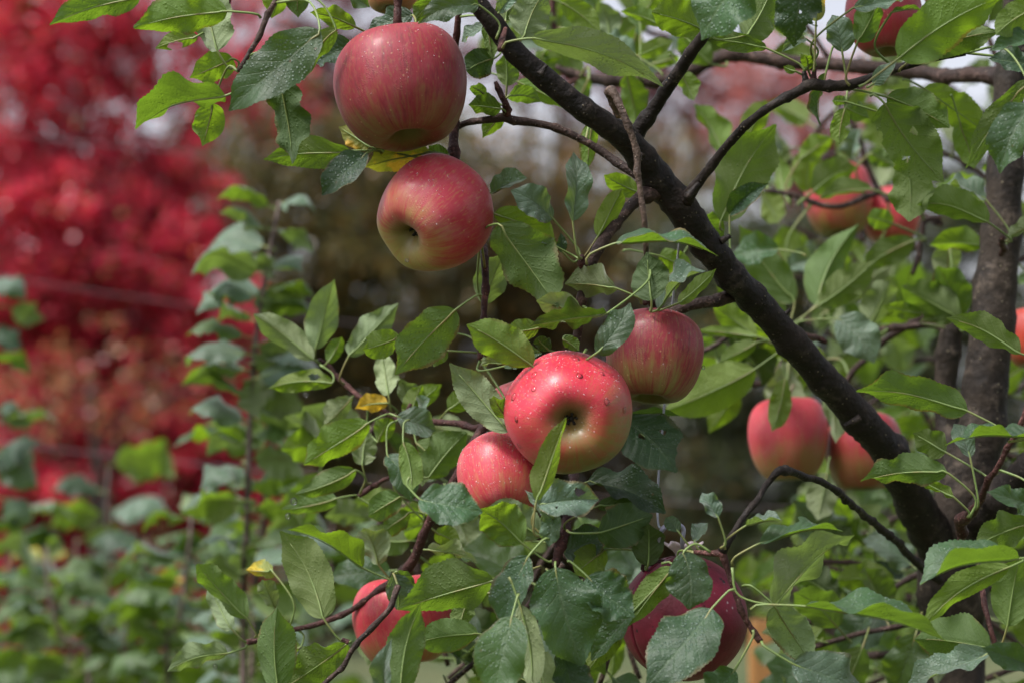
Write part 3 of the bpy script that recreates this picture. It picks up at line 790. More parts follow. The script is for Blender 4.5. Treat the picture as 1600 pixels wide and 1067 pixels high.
# upper middle, behind
for r in [(878, 5, 938, 53, 40, 165, 1.75), (1036, 40, 970, 18, 26, 160, 1.75), (992, 86, 938, 60, 32, 40, 1.85), (900, 55, 885, 12, 34, 165, 2.0),
          (955, 62, 938, 4, 42, 165, 1.9), (1000, 86, 1052, 64, 28, 165, 1.85), (1000, 56, 1006, -22, 26, 105, 1.9), (980, 118, 996, 202, 50, 170, 1.85),
          (1064, 114, 1084, 158, 36, 165, 1.75), (870, 60, 845, 20, 30, 160, 2.0), (880, 65, 925, 75, 26, 30, 2.0), (905, 118, 880, 80, 30, 165, 2.0),
          (920, 122, 900, 165, 34, 168, 1.95), (960, 100, 990, 135, 36, 165, 2.0), (1020, 100, 1060, 88, 34, 165, 1.95), (845, 95, 880, 90, 26, 165, 2.0), (1110, 100, 1060, 60, 44, 160, 1.95),
          (850, 80, 838, 120, 26, 165, 2.0), (1000, 30, 1030, -20, 36, 165, 1.95), (930, 10, 900, -25, 34, 30, 1.95)]:
    L(*r[:6], d=r[6], k=random.choice(['leaf', 'fresh', 'fresh', 'leaf', 'pale']))
L(1098, 46, 1018, 20, 78, 170, d=1.56, a=(1110, 28))
L(1168, -42, 1096, 64, 104, 20, d=1.4, k='leaf', fold=9, sag=0.05)
L(1165, 56, 1212, -32, 66, 166, d=1.5)
L(1198, 76, 1104, 64, 28, 158, d=1.5)
L(1256, -42, 1240, 74, 70, 14, d=1.43, k='dark', holes=[(0.78, 0.95, 0.14, 0.5), (0.5, 0.1, 0.025, 0.08), (0.55, 1.0, 0.08, 0.25)])
L(1275, 34, 1300, -62, 56, 166, d=1.47, k='yellow', a=(1271, 112))
L(1258, 60, 1221, 82, 26, 20, d=1.46, k='pale')
L(1263, 110, 1257, 86, 20, 168, d=1.5, k='fresh', a=(1270, 122))
L(1243, 112, 1224, 104, 13, 168, d=1.5, k='fresh', a=(1255, 122))
L(1316, 82, 1300, 24, 52, 15, d=1.5, fold=30, k='pale', a=(1326, 134))
L(1340, 66, 1372, 2, 62, 168, d=1.48, a=(1328, 134))
L(1334, 12, 1412, 2, 32, 35, d=1.46, k='pale')
L(1394, 18, 1442, 16, 14, 110, d=1.46)
L(1404, 92, 1570, -8, 84, 163, d=1.45, a=(1342, 136), fold=10, sag=0.04)
L(1430, 90, 1562, 50, 52, 165, d=1.47, a=(1405, 112))
L(1625, 8, 1556, 56, 46, 165, d=1.44, k='fresh')
L(1618, 58, 1546, 80, 34, 40, d=1.44)
L(1364, 132, 1401, 97, 24, 25, d=1.48, k='pale', a=(1355, 136))
L(1386, 152, 1484, 200, 64, 170, d=1.5, a=(1326, 142))
L(1382, 162, 1475, 285, 92, 170, d=1.49, fold=10, holes=[(0.25, 1.0, 0.1, 0.35), (0.6, 0.45, 0.045, 0.12), (0.42, -0.35, 0.05, 0.1), (0.45, 1.05, 0.14, 0.3)], a=(1360, 150))
L(1418, 248, 1421, 347, 66, 165, d=1.68, a=(1412, 240))
L(1320, 170, 1311, 226, 30, 165, d=1.62, k='fresh', holes=[(0.5, -0.9, 0.1, 0.4)], a=(1322, 140))
L(1322, 168, 1358, 185, 34, 168, d=1.7, a=(1323, 150))
L(1323, 160, 1300, 158, 18, 168, d=1.62)
L(1290, 114, 1283, 198, 24, 115, d=1.6, k='dark')
L(1545, 348, 1433, 320, 50, 150, d=1.68, a=(1566, 378), da=1.72)
L(1612, 162, 1563, 272, 66, 22, d=1.42, k='leaf')
L(1604, 125, 1508, 264, 40, 148, d=1.45, twist=0.6)
L(1610, 100, 1545, 92, 40, 20, d=1.5, k='dark')
L(1500, 192, 1522, 264, 48, 165, d=1.7, k='fresh')
L(1443, 138, 1548, 212, 56, 170, d=1.7)
L(1540, 312, 1476, 288, 40, 55, d=1.75, k='pale')
L(1620, 345, 1572, 372, 26, 150, d=1.7, a=(1568, 380), da=1.72)
# right middle, a little further back
for r in [(1132, 242, 1084, 164, 46, 160, 1.95, 'fresh'), (1166, 216, 1197, 156, 40, 160, 1.95, 'fresh'), (1217, 390, 1144, 402, 50, 30, 1.85, 'leaf'), (1242, 472, 1154, 350, 60, 165, 1.9, 'leaf'),
          (1275, 477, 1342, 350, 64, 165, 1.9, 'leaf'), (1280, 477, 1368, 408, 52, 165, 1.88, 'leaf'), (1355, 512, 1394, 433, 56, 160, 1.92, 'pale'), (1308, 498, 1366, 568, 60, 12, 1.85, 'pale'),
          (1500, 497, 1408, 448, 66, 165, 1.85, 'leaf'), (1502, 495, 1464, 416, 58, 165, 1.86, 'leaf'), (1442, 490, 1380, 478, 26, 165, 1.86, 'fresh'), (1440, 500, 1494, 492, 20, 150, 1.86, 'fresh'),
          (1537, 385, 1452, 384, 46, 150, 1.86, 'fresh'), (1483, 382, 1480, 442, 56, 165, 1.9, 'pale'), (1428, 376, 1345, 424, 44, 160, 1.98, 'leaf'), (1350, 420, 1290, 450, 40, 160, 2.1, 'leaf'),
          (1180, 576, 1038, 642, 84, 165, 1.82, 'leaf'), (1182, 526, 1114, 478, 44, 165, 1.85, 'fresh'), (1182, 526, 1088, 517, 22, 165, 1.84, 'fresh'), (1182, 535, 1124, 566, 36, 160, 1.84, 'fresh'),
          (1262, 566, 1212, 650, 66, 166, 2.02, 'leaf'), (1226, 590, 1206, 674, 38, 166, 1.86, 'leaf'), (1298, 598, 1306, 692, 42, 166, 1.86, 'leaf'), (1292, 738, 1278, 812, 46, 165, 1.86, 'pale'), (1250, 250, 1300, 215, 40, 165, 2.05, 'fresh'),
          (1262, 300, 1270, 230, 44, 165, 2.1, 'fresh'), (1225, 300, 1212, 240, 36, 165, 2.1, 'fresh'), (1190, 300, 1215, 350, 40, 160, 2.1, 'fresh'),           (1270, 300, 1340, 262, 48, 150, 2.0, 'leaf'), (1362, 296, 1280, 312, 30, 140, 1.98, 'leaf'), (1395, 350, 1355, 340, 34, 165, 1.95, 'fresh'), (1230, 420, 1280, 400, 40, 20, 2.05, 'pale'),
          (1330, 250, 1345, 200, 44, 30, 2.1, 'pale'), (1360, 240, 1400, 260, 44, 165, 2.05, 'leaf'), (1540, 310, 1470, 330, 44, 160, 1.9, 'fresh'), (1290, 560, 1240, 545, 30, 165, 1.9, 'fresh'),
          (1310, 470, 1400, 410, 50, 160, 2.1, 'leaf'), (1290, 480, 1262, 400, 44, 165, 2.05, 'pale'), (1180, 440, 1230, 490, 40, 165, 2.0, 'leaf'), (1160, 470, 1120, 440, 40, 165, 2.0, 'fresh')]:
    L(*r[:6], d=r[6], k=r[7])
L(1126, 346, 1213, 194, 80, 165, d=1.66, fold=10, a=(1128, 360))
L(1140, 336, 1201, 287, 42, 20, d=1.64, k='dark')
L(1094, 340, 1131, 376, 34, 165, d=1.66)
L(1594, 552, 1478, 497, 42, 148, d=1.56, a=(1620, 556))
L(1512, 642, 1337, 611, 58, 140, d=1.52, sag=0.08)
L(1612, 682, 1476, 696, 56, 72, d=1.46, fold=30, sag=0.08, a=(1575, 690))
L(1480, 738, 1344, 752, 52, 150, d=1.5, sag=0.06, twist=0.9, a=(1515, 808), k='leaf')
L(1478, 706, 1426, 676, 46, 165, d=1.54)
L(1490, 776, 1432, 747, 20, 150, d=1.53, k='fresh', a=(1512, 808))
L(1516, 714, 1490, 662, 30, 20, d=1.52, k='pale', a=(1524, 795))
L(1625, 792, 1541, 768, 36, 28, d=1.45)
L(1610, 815, 1524, 854, 52, 152, d=1.48)
L(1592, 872, 1437, 914, 92, 70, d=1.42, fold=38, sag=0.09, a=(1640, 868))
L(1578, 885, 1440, 982, 46, 158, d=1.44, a=(1600, 874))
L(1574, 978, 1594, 868, 66, 170, d=1.5, a=(1562, 1008))
L(1258, 946, 1482, 1003, 84, 78, d=1.42, fold=36, sag=0.05, a=(1173, 952), wave=0.3)
L(1548, 1012, 1428, 998, 84, 166, d=1.56, a=(1556, 1010))
L(1615, 1042, 1534, 1012, 44, 18, d=1.45)
L(1545, 1020, 1408, 1078, 46, 40, d=1.47, a=(1560, 1012), k='pale')
L(1238, 1036, 1352, 1088, 78, 18, d=1.44, a=(1190, 1002))
L(1208, 944, 1336, 835, 60, 130, d=1.44, fold=30, a=(1144, 886))
L(1210, 946, 1272, 1042, 66, 170, d=1.5, a=(1160, 915))
L(1187, 848, 1318, 830, 54, 72, d=1.46, fold=32, a=(1145, 884), holes=[(0.45, 0.95, 0.08, 0.35)])
L(1166, 820, 1223, 814, 36, 84, d=1.46, fold=38, a=(1133, 858))
L(1122, 808, 1097, 769, 40, 20, d=1.46, a=(1126, 856))
L(1068, 862, 1076, 952, 92, 14, d=1.45, fold=10, a=(1110, 862))
L(1112, 950, 1008, 1072, 92, 20, d=1.43, fold=12, k='leaf', a=(1148, 920))
L(1148, 1046, 1096, 1096, 70, 18, d=1.44, a=(1176, 984))
L(1012, 884, 1014, 818, 56, 166, d=1.52, k='dark')
L(1085, 846, 1095, 816, 26, 20, d=1.5, k='pale', a=(1110, 862))
L(1060, 830, 1040, 808, 22, 20, d=1.5, a=(1082, 862))
L(918, 900, 992, 964, 78, 14, d=1.46, a=(886, 876))
L(868, 886, 910, 1040, 104, 10, d=1.45, fold=14, a=(868, 878))
L(826, 868, 786, 986, 56, 38, d=1.45, fold=22, a=(858, 842))
L(800, 962, 770, 1094, 82, 20, d=1.42, wave=0.32)
L(812, 944, 830, 1086, 40, 158, d=1.44, k='pale')
L(625, 1094, 658, 940, 60, 164, d=1.43, fold=24)
L(602, 1090, 612, 998, 40, 20, d=1.42)
L(772, 906, 621, 952, 78, 138, d=1.49, fold=26, a=(845, 884), wave=0.3)
L(748, 990, 650, 1004, 54, 166, d=1.52)
L(736, 928, 718, 982, 34, 166, d=1.56)
L(655, 779, 754, 800, 84, 30, d=1.44, fold=26, k='leaf', a=(640, 745))
L(816, 848, 749, 796, 92, 166, d=1.46, fold=15, k='fresh', a=(862, 876))
L(846, 838, 758, 795, 58, 158, d=1.49, k='pale', a=(866, 838))
L(842, 788, 936, 780, 72, 10, d=1.46, k='pale', holes=[(0.68, 0.42, 0.075, 0.2), (0.32, -0.4, 0.025, 0.08)], a=(850, 838))
L(866, 800, 858, 854, 38, 12, d=1.47, k='pale')
L(870, 815, 820, 765, 26, 30, d=1.47, k='pale')
L(838, 782, 885, 651, 40, 150, d=1.43, fold=30, sag=0.05, a=(842, 838), k='fresh')
L(796, 674, 702, 567, 56, 166, d=1.5, k='pale', a=(815, 695), da=1.56)
L(796, 656, 771, 618, 28, 166, d=1.5)
L(972, 655, 1057, 738, 84, 24, d=1.58, k='dark', holes=[(0.35, -0.1, 0.05, 0.1), (0.5, 0.5, 0.04, 0.08), (0.85, 0.9, 0.12, 0.4)])
L(984, 645, 1063, 650, 20, 110, d=1.6, k='dark')
L(918, 752, 1040, 802, 58, 38, d=1.55, k='dark')
L(934, 790, 1024, 796, 34, 166, d=1.53, k='dark')
L(933, 832, 1020, 804, 66, 168, d=1.5, a=(886, 828), k='dark')
L(880, 862, 952, 830, 52, 22, d=1.55, k='dark')
L(946, 858, 898, 896, 50, 167, d=1.54, k='fresh')
L(986, 958, 924, 1032, 46, 38, d=1.48)
L(968, 984, 918, 1050, 46, 167, d=1.5, k='fresh')
L(876, 1008, 902, 1096, 88, 18, d=1.46, k='dark')
L(1052, 886, 982, 978, 56, 166, d=1.48, k='fresh', a=(1034, 880))
L(1060, 890, 1090, 930, 30, 165, d=1.5, k='dark')
L(780, 1040, 850, 1075, 40, 165, d=1.5, k='dark')
# middle
L(1018, 470, 1011, 394, 60, 166, d=1.5, k='dark', a=(1016, 486))
L(962, 380, 1123, 401, 58, 72, d=1.47, fold=30, sag=0.09, a=(917, 414))
L(932, 552, 985, 473, 46, 14, d=1.47, a=(916, 546), da=1.51)
L(780, 350, 872, 482, 92, 150, d=1.5, fold=26, k='leaf')
L(905, 492, 838, 470, 46, 152, d=1.5, k='pale')
L(962, 450, 882, 444, 54, 150, d=1.52, k='pale', a=(1002, 474))
L(948, 490, 828, 510, 52, 112, d=1.48, sag=0.02, wave=0.35, k='dark')
L(842, 512, 791, 517, 34, 166, d=1.5, k='fresh')
L(832, 572, 729, 507, 62, 164, d=1.48, k='fresh', fold=20)
L(788, 572, 847, 552, 42, 20, d=1.52)
L(790, 568, 750, 572, 18, 120, d=1.5, k='pale')
L(860, 548, 838, 528, 24, 160, d=1.54, k='dark')
L(880, 530, 905, 548, 26, 165, d=1.54, k='fresh')
L(712, 484, 617, 586, 72, 160, d=1.52, sag=0.08, a=(752, 462))
L(626, 526, 567, 546, 44, 166, d=1.56, k='fresh')
L(700, 548, 624, 562, 50, 166, d=1.56, a=(748, 552))
L(756, 476, 792, 390, 60, 166, d=1.62, k='pale')
L(768, 302, 824, 279, 36, 40, d=1.55, k='pale', a=(724, 262), da=1.57)
L(772, 334, 872, 386, 40, 148, d=1.53, k='fresh', a=(745, 320), da=1.585)
L(864, 342, 798, 298, 46, 28, d=1.53, k='pale', a=(906, 402))
L(895, 346, 896, 238, 44, 20, d=1.52, k='pale', a=(909, 404))
L(934, 370, 973, 294, 36, 166, d=1.54, k='fresh', a=(912, 402))
L(1002, 302, 944, 274, 34, 166, d=1.6, k='fresh')
L(926, 190, 917, 266, 34, 167, d=1.62, k='fresh')
L(868, 385, 846, 380, 14, 40, d=1.52, k='pale', a=(905, 405))
L(880, 395, 876, 364, 16, 20, d=1.53, k='dark', a=(904, 406))
L(1028, 484, 1103, 424, 26, 60, d=1.54, k='pale', a=(1016, 484))
L(1060, 474, 1119, 420, 26, 160, d=1.55, k='fresh', a=(1018, 484))
L(1030, 400, 1082, 430, 40, 165, d=1.7, k='fresh')
L(1066, 400, 1034, 470, 40, 165, d=1.75, k='fresh')
# left cluster
for r in [(490, 562, 396, 491, 52, 160, 1.74, 'pale', (498, 565)), (493, 546, 523, 436, 52, 166, 1.74, 'pale', (497, 563)), (545, 556, 623, 474, 54, 165, 1.72, 'pale', (538, 600)), (512, 566, 534, 526, 30, 160, 1.74, 'leaf', (505, 570)),
          (550, 620, 507, 664, 48, 160, 1.73, 'pale', (565, 622)), (606, 630, 555, 638, 32, 165, 1.7, 'gold', (615, 650)), (607, 616, 595, 544, 36, 160, 1.7, 'pale', (610, 646)),
          (576, 660, 474, 726, 58, 150, 1.66, 'leaf', (612, 650)), (556, 734, 461, 772, 50, 155, 1.68, 'leaf', (562, 772)), (526, 778, 439, 796, 42, 158, 1.72, 'leaf', (560, 776)), (566, 726, 577, 674, 46, 160, 1.69, 'pale', (580, 755)),
          (620, 650, 682, 672, 46, 20, 1.66, 'pale', (612, 648)), (630, 690, 642, 768, 38, 165, 1.64, 'fresh', (640, 656)), (605, 710, 642, 784, 42, 30, 1.66, 'leaf', (625, 655)), (668, 746, 730, 674, 58, 160, 1.65, 'leaf', None),
          (626, 776, 576, 806, 46, 165, 1.66, 'leaf', (662, 815)), (640, 800, 600, 830, 44, 165, 1.68, 'leaf', (662, 818)), (640, 655, 660, 600, 40, 165, 1.7, 'fresh', (640, 640)), (645, 640, 690, 600, 36, 165, 1.72, 'fresh', (642, 632)),
          (640, 632, 625, 590, 34, 150, 1.72, 'pale', (640, 640)), (655, 640, 672, 622, 26, 30, 1.7, 'pale', None), (590, 690, 610, 650, 34, 165, 1.72, 'fresh', (575, 628)), (650, 690, 690, 740, 40, 150, 1.68, 'leaf', None),
          (672, 700, 660, 760, 34, 165, 1.7, 'leaf', None), (700, 640, 740, 610, 36, 165, 1.7, 'fresh', (690, 660))]:
    L(*r[:6], d=r[6], k=r[7], a=r[8], da=r[6] + 0.01 if r[8] else None)
L(520, 598, 419, 607, 44, 166, d=1.72, k='fresh', holes=[(0.3, 0.34, 0.085, 0.28)], a=(500, 570))
L(566, 886, 449, 827, 60, 108, d=1.62, fold=36, k='fresh', a=(618, 905))
L(506, 966, 437, 829, 70, 165, d=1.58, fold=16, a=(545, 1001))
L(386, 966, 307, 881, 56, 165, d=1.62, a=(398, 996))
L(362, 982, 324, 908, 40, 165, d=1.63, a=(384, 1002), k='pale')
L(426, 892, 384, 890, 34, 165, d=1.66, k='yellow')
L(436, 1080, 433, 948, 66, 166, d=1.56)
L(542, 1005, 436, 1080, 62, 160, d=1.57, a=(548, 1003))
L(356, 1020, 261, 1049, 40, 148, d=1.64, a=(386, 1006))
L(430, 950, 410, 905, 36, 165, d=1.68, k='pale')
L(592, 882, 568, 824, 46, 150, d=1.66, k='pale', a=(620, 905))
L(600, 850, 575, 850, 34, 70, d=1.68, k='pale')
L(668, 858, 747, 881, 32, 110, d=1.64, k='pale', a=(656, 860))
L(614, 896, 622, 952, 46, 18, d=1.58, k='pale')
L(620, 892, 648, 925, 20, 150, d=1.58, a=(618, 905))
L(680, 830, 720, 850, 36, 165, d=1.68, k='fresh')
L(470, 1010, 400, 1040, 44, 165, d=1.66, k='leaf')

# leafy twigs further back in the same tree
BACK = []
def back_twig(pts, d, n, ln=(70, 105), w=0.56, kinds=('leaf', 'fresh', 'fresh', 'pale')):
    limb('twig', [(x, y, 8 if i else 10, d) for i, (x, y) in enumerate(pts)], M['twig'], 7, 0.05, 0.01)
    NB['A'] = np.array(BR)
    a = catmull([(x, y, 0, 0) for x, y in pts], 40)
    for i in range(n):
        f = (i + random.uniform(0.2, 0.8)) / n
        c = a[int(f * 39)]
        t = a[min(39, int(f * 39) + 1)] - a[max(0, int(f * 39) - 1)]
        ang = math.atan2(t[1], t[0]) + random.choice((-1, 1)) * random.uniform(0.4, 1.5)
        l = random.uniform(*ln) * 1.9 / d
        px, py = c[0] + math.cos(ang) * 22, c[1] + math.sin(ang) * 22
        roll = random.choice([165, 160, 150, 150, 30, 45, 120])
        o = L(px, py, px + math.cos(ang) * l, py + math.sin(ang) * l * 0.85 + 8, l * w, roll, d=d + random.uniform(-0.05, 0.05), dd=random.uniform(-0.04, 0.04),
          k=random.choice(kinds), a=(c[0], c[1]), da=d, sag=0.1, rj=14)
        BACK.append(o)
back_twig([(1480, 900), (1400, 880), (1320, 890), (1250, 860)], 2.15, 7)
back_twig([(1480, 1040), (1380, 990), (1300, 960), (1240, 980)], 2.2, 7)
back_twig([(1480, 800), (1420, 800), (1350, 830), (1290, 850)], 2.25, 6)
back_twig([(1500, 760), (1440, 640), (1400, 600), (1350, 640)], 2.3, 6)
back_twig([(1480, 980), (1420, 1040), (1330, 1080)], 2.1, 5)
back_twig([(1570, 300), (1500, 250), (1440, 230)], 2.2, 4)
back_twig([(1570, 500), (1620, 560), (1660, 640)], 2.1, 4)
back_twig([(1570, 120), (1530, 30), (1480, -20)], 2.1, 4)
back_twig([(1560, 200), (1620, 240), (1680, 230)], 1.95, 3)
back_twig([(1540, 1060), (1600, 1040), (1660, 1000)], 1.9, 3)

back_twig([(1380, 110), (1300, 180), (1240, 250), (1180, 260)], 2.35, 7)
back_twig([(1440, 380), (1360, 430), (1290, 440), (1220, 430)], 2.4, 7)
back_twig([(1480, 560), (1400, 560), (1330, 540), (1260, 500)], 2.45, 7)
back_twig([(1480, 640), (1420, 690), (1430, 760)], 2.4, 5)
back_twig([(1480, 940), (1380, 930), (1280, 920), (1190, 930)], 2.5, 8)
back_twig([(1480, 1020), (1360, 1050), (1260, 1040), (1200, 1060)], 2.45, 8)
back_twig([(1480, 860), (1380, 870), (1300, 800)], 2.5, 6)
back_twig([(1570, 420), (1620, 380), (1650, 300)], 2.2, 4)
back_twig([(1575, 60), (1640, 40), (1690, 60)], 2.0, 3)
back_twig([(1300, 100), (1260, 40), (1210, -10)], 2.1, 5)
back_twig([(1110, 98), (1050, 40), (1000, -20)], 2.2, 5)
back_twig([(960, 125), (900, 60), (850, 30)], 2.25, 6)
back_twig([(1450, 112), (1420, 60), (1400, -10)], 2.2, 4)
back_twig([(1550, 700), (1610, 720), (1660, 700)], 2.0, 3)
back_twig([(1530, 950), (1580, 1000), (1640, 1060)], 2.0, 4)
back_twig([(1480, 700), (1400, 720), (1330, 760), (1260, 820)], 2.6, 8, (80, 120), kinds=('fresh', 'pale', 'leaf'))
back_twig([(1490, 880), (1420, 850), (1340, 860), (1230, 800)], 2.7, 9, (80, 120), kinds=('fresh', 'pale', 'leaf'))
back_twig([(1490, 990), (1400, 960), (1320, 1000), (1230, 900)], 2.7, 9, (80, 120), kinds=('fresh', 'pale', 'leaf'))
back_twig([(1480, 600), (1380, 640), (1300, 580), (1220, 620)], 2.7, 8, (80, 120), kinds=('fresh', 'pale', 'leaf'))
back_twig([(1500, 440), (1420, 480), (1320, 400), (1230, 350)], 2.7, 9, (80, 120), kinds=('fresh', 'pale', 'leaf'))
back_twig([(1480, 280), (1400, 200), (1300, 240), (1210, 300)], 2.7, 9, (80, 120), kinds=('fresh', 'pale', 'leaf'))
back_twig([(1540, 180), (1470, 130), (1400, 160), (1340, 90)], 2.5, 8, (80, 120), kinds=('fresh', 'pale', 'leaf'))
back_twig([(1180, 100), (1120, 40), (1040, 60), (960, 20)], 2.5, 8, (70, 110), kinds=('fresh', 'pale', 'leaf'))
back_twig([(900, 100), (860, 50), (820, 10)], 2.4, 6, (70, 110), kinds=('fresh', 'pale', 'leaf'))
back_twig([(1520, 820), (1580, 900), (1640, 960)], 2.3, 6, (80, 120), kinds=('fresh', 'pale', 'leaf'))
back_twig([(1560, 620), (1610, 600), (1680, 560)], 2.3, 5, (80, 120), kinds=('fresh', 'pale', 'leaf'))
back_twig([(900, 780), (840, 900), (780, 980), (700, 1060)], 1.9, 8, (70, 105))
back_twig([(880, 860), (960, 960), (1000, 1060)], 1.85, 6, (70, 105))
back_twig([(760, 680), (700, 760), (620, 800), (560, 860)], 1.95, 7, (60, 95))
for (x0, y0, x1, y1, x2, y2, dd_, n_) in [(880, 880, 780, 1000, 690, 1080, 1.7, 7), (895, 900, 950, 1000, 930, 1090, 1.68, 6), (1480, 960, 1350, 990, 1250, 1015, 1.8, 7), (1450, 890, 1380, 930, 1290, 965, 1.85, 7),
                                          (1440, 885, 1330, 880, 1240, 870, 1.95, 7), (700, 760, 640, 880, 560, 960, 1.8, 7), (650, 880, 680, 960, 700, 1040, 1.85, 6), (1480, 860, 1560, 930, 1640, 940, 1.9, 5),
                                          (1500, 800, 1560, 720, 1620, 640, 1.95, 5), (600, 650, 560, 700, 500, 720, 1.95, 6), (1180, 455, 1140, 520, 1080, 560, 1.9, 5), (1240, 535, 1200, 590, 1120, 600, 2.0, 5)]:
    back_twig([(x0, y0), (x1, y1), (x2, y2)], dd_, n_, (75, 115), kinds=('leaf', 'leaf', 'fresh', 'pale', 'dark'))
# unseen crown twigs added above the picture to shade what hangs below it
for i in range(16):
    x = 620 + i * 75; y = random.uniform(-420, -120); dd_ = random.uniform(1.45, 2.3)
    back_twig([(x, y + 60), (x + random.uniform(-90, 90), y), (x + random.uniform(-160, 160), y - 60)], dd_, 8, (85, 125), kinds=('leaf', 'leaf', 'fresh', 'dark'))
# the leaves that show smallest, far back in the crown, and the added ones overhead are gathered into one mass
def gather(objs):
    obs = []
    for o in objs:
        for ch in list(o.children):
            ch.parent = None; ch.location = WLOC[ch.name]; obs.append(ch)
        o.parent = None; o.location = WLOC[o.name]; obs.append(o)
    Vs, Fs, UVs, MI, mats, off = [], [], [], [], [], 0
    for o in obs:
        me = o.data
        co = np.empty(len(me.vertices) * 3); me.vertices.foreach_get('co', co)
        Vs.append(co.reshape(-1, 3) + np.array(o.location)[None])
        if me.materials[0] not in mats: mats.append(me.materials[0])
        k = mats.index(me.materials[0])
        for p in me.polygons:
            Fs.append(tuple(off + i for i in p.vertices)); MI.append(k)
        uv = np.full((len(me.vertices), 2), 0.5)
        if me.uv_layers:
            idx = np.empty(len(me.loops), dtype=np.int32); me.loops.foreach_get('vertex_index', idx)
            w = np.empty(len(me.loops) * 2); me.uv_layers[0].data.foreach_get('uv', w)
            uv[idx] = w.reshape(-1, 2)
        UVs.append(uv)
        off += len(me.vertices)
        bpy.data.objects.remove(o)
    V = np.vstack(Vs) - np.array(TREE_BASE)[None]
    me = mesh_np('foliage', V, Fs, np.vstack(UVs))
    for m in mats: me.materials.append(m)
    me.polygons.foreach_set('material_index', MI)
    tag(link('foliage', me, None, apple_tree, TREE_BASE), kind='stuff')
gather(BACK[34:])

# ------------------------------------------------------------------ apples
PROFILE = [(0.0, 0.60), (0.07, 0.63), (0.17, 0.74), (0.32, 0.85), (0.52, 0.89), (0.75, 0.80), (0.92, 0.58), (0.995, 0.26), (0.985, -0.06), (0.90, -0.40), (0.75, -0.68), (0.58, -0.84),
           (0.44, -0.875), (0.30, -0.845), (0.175, -0.73), (0.085, -0.57), (0.0, -0.50)]

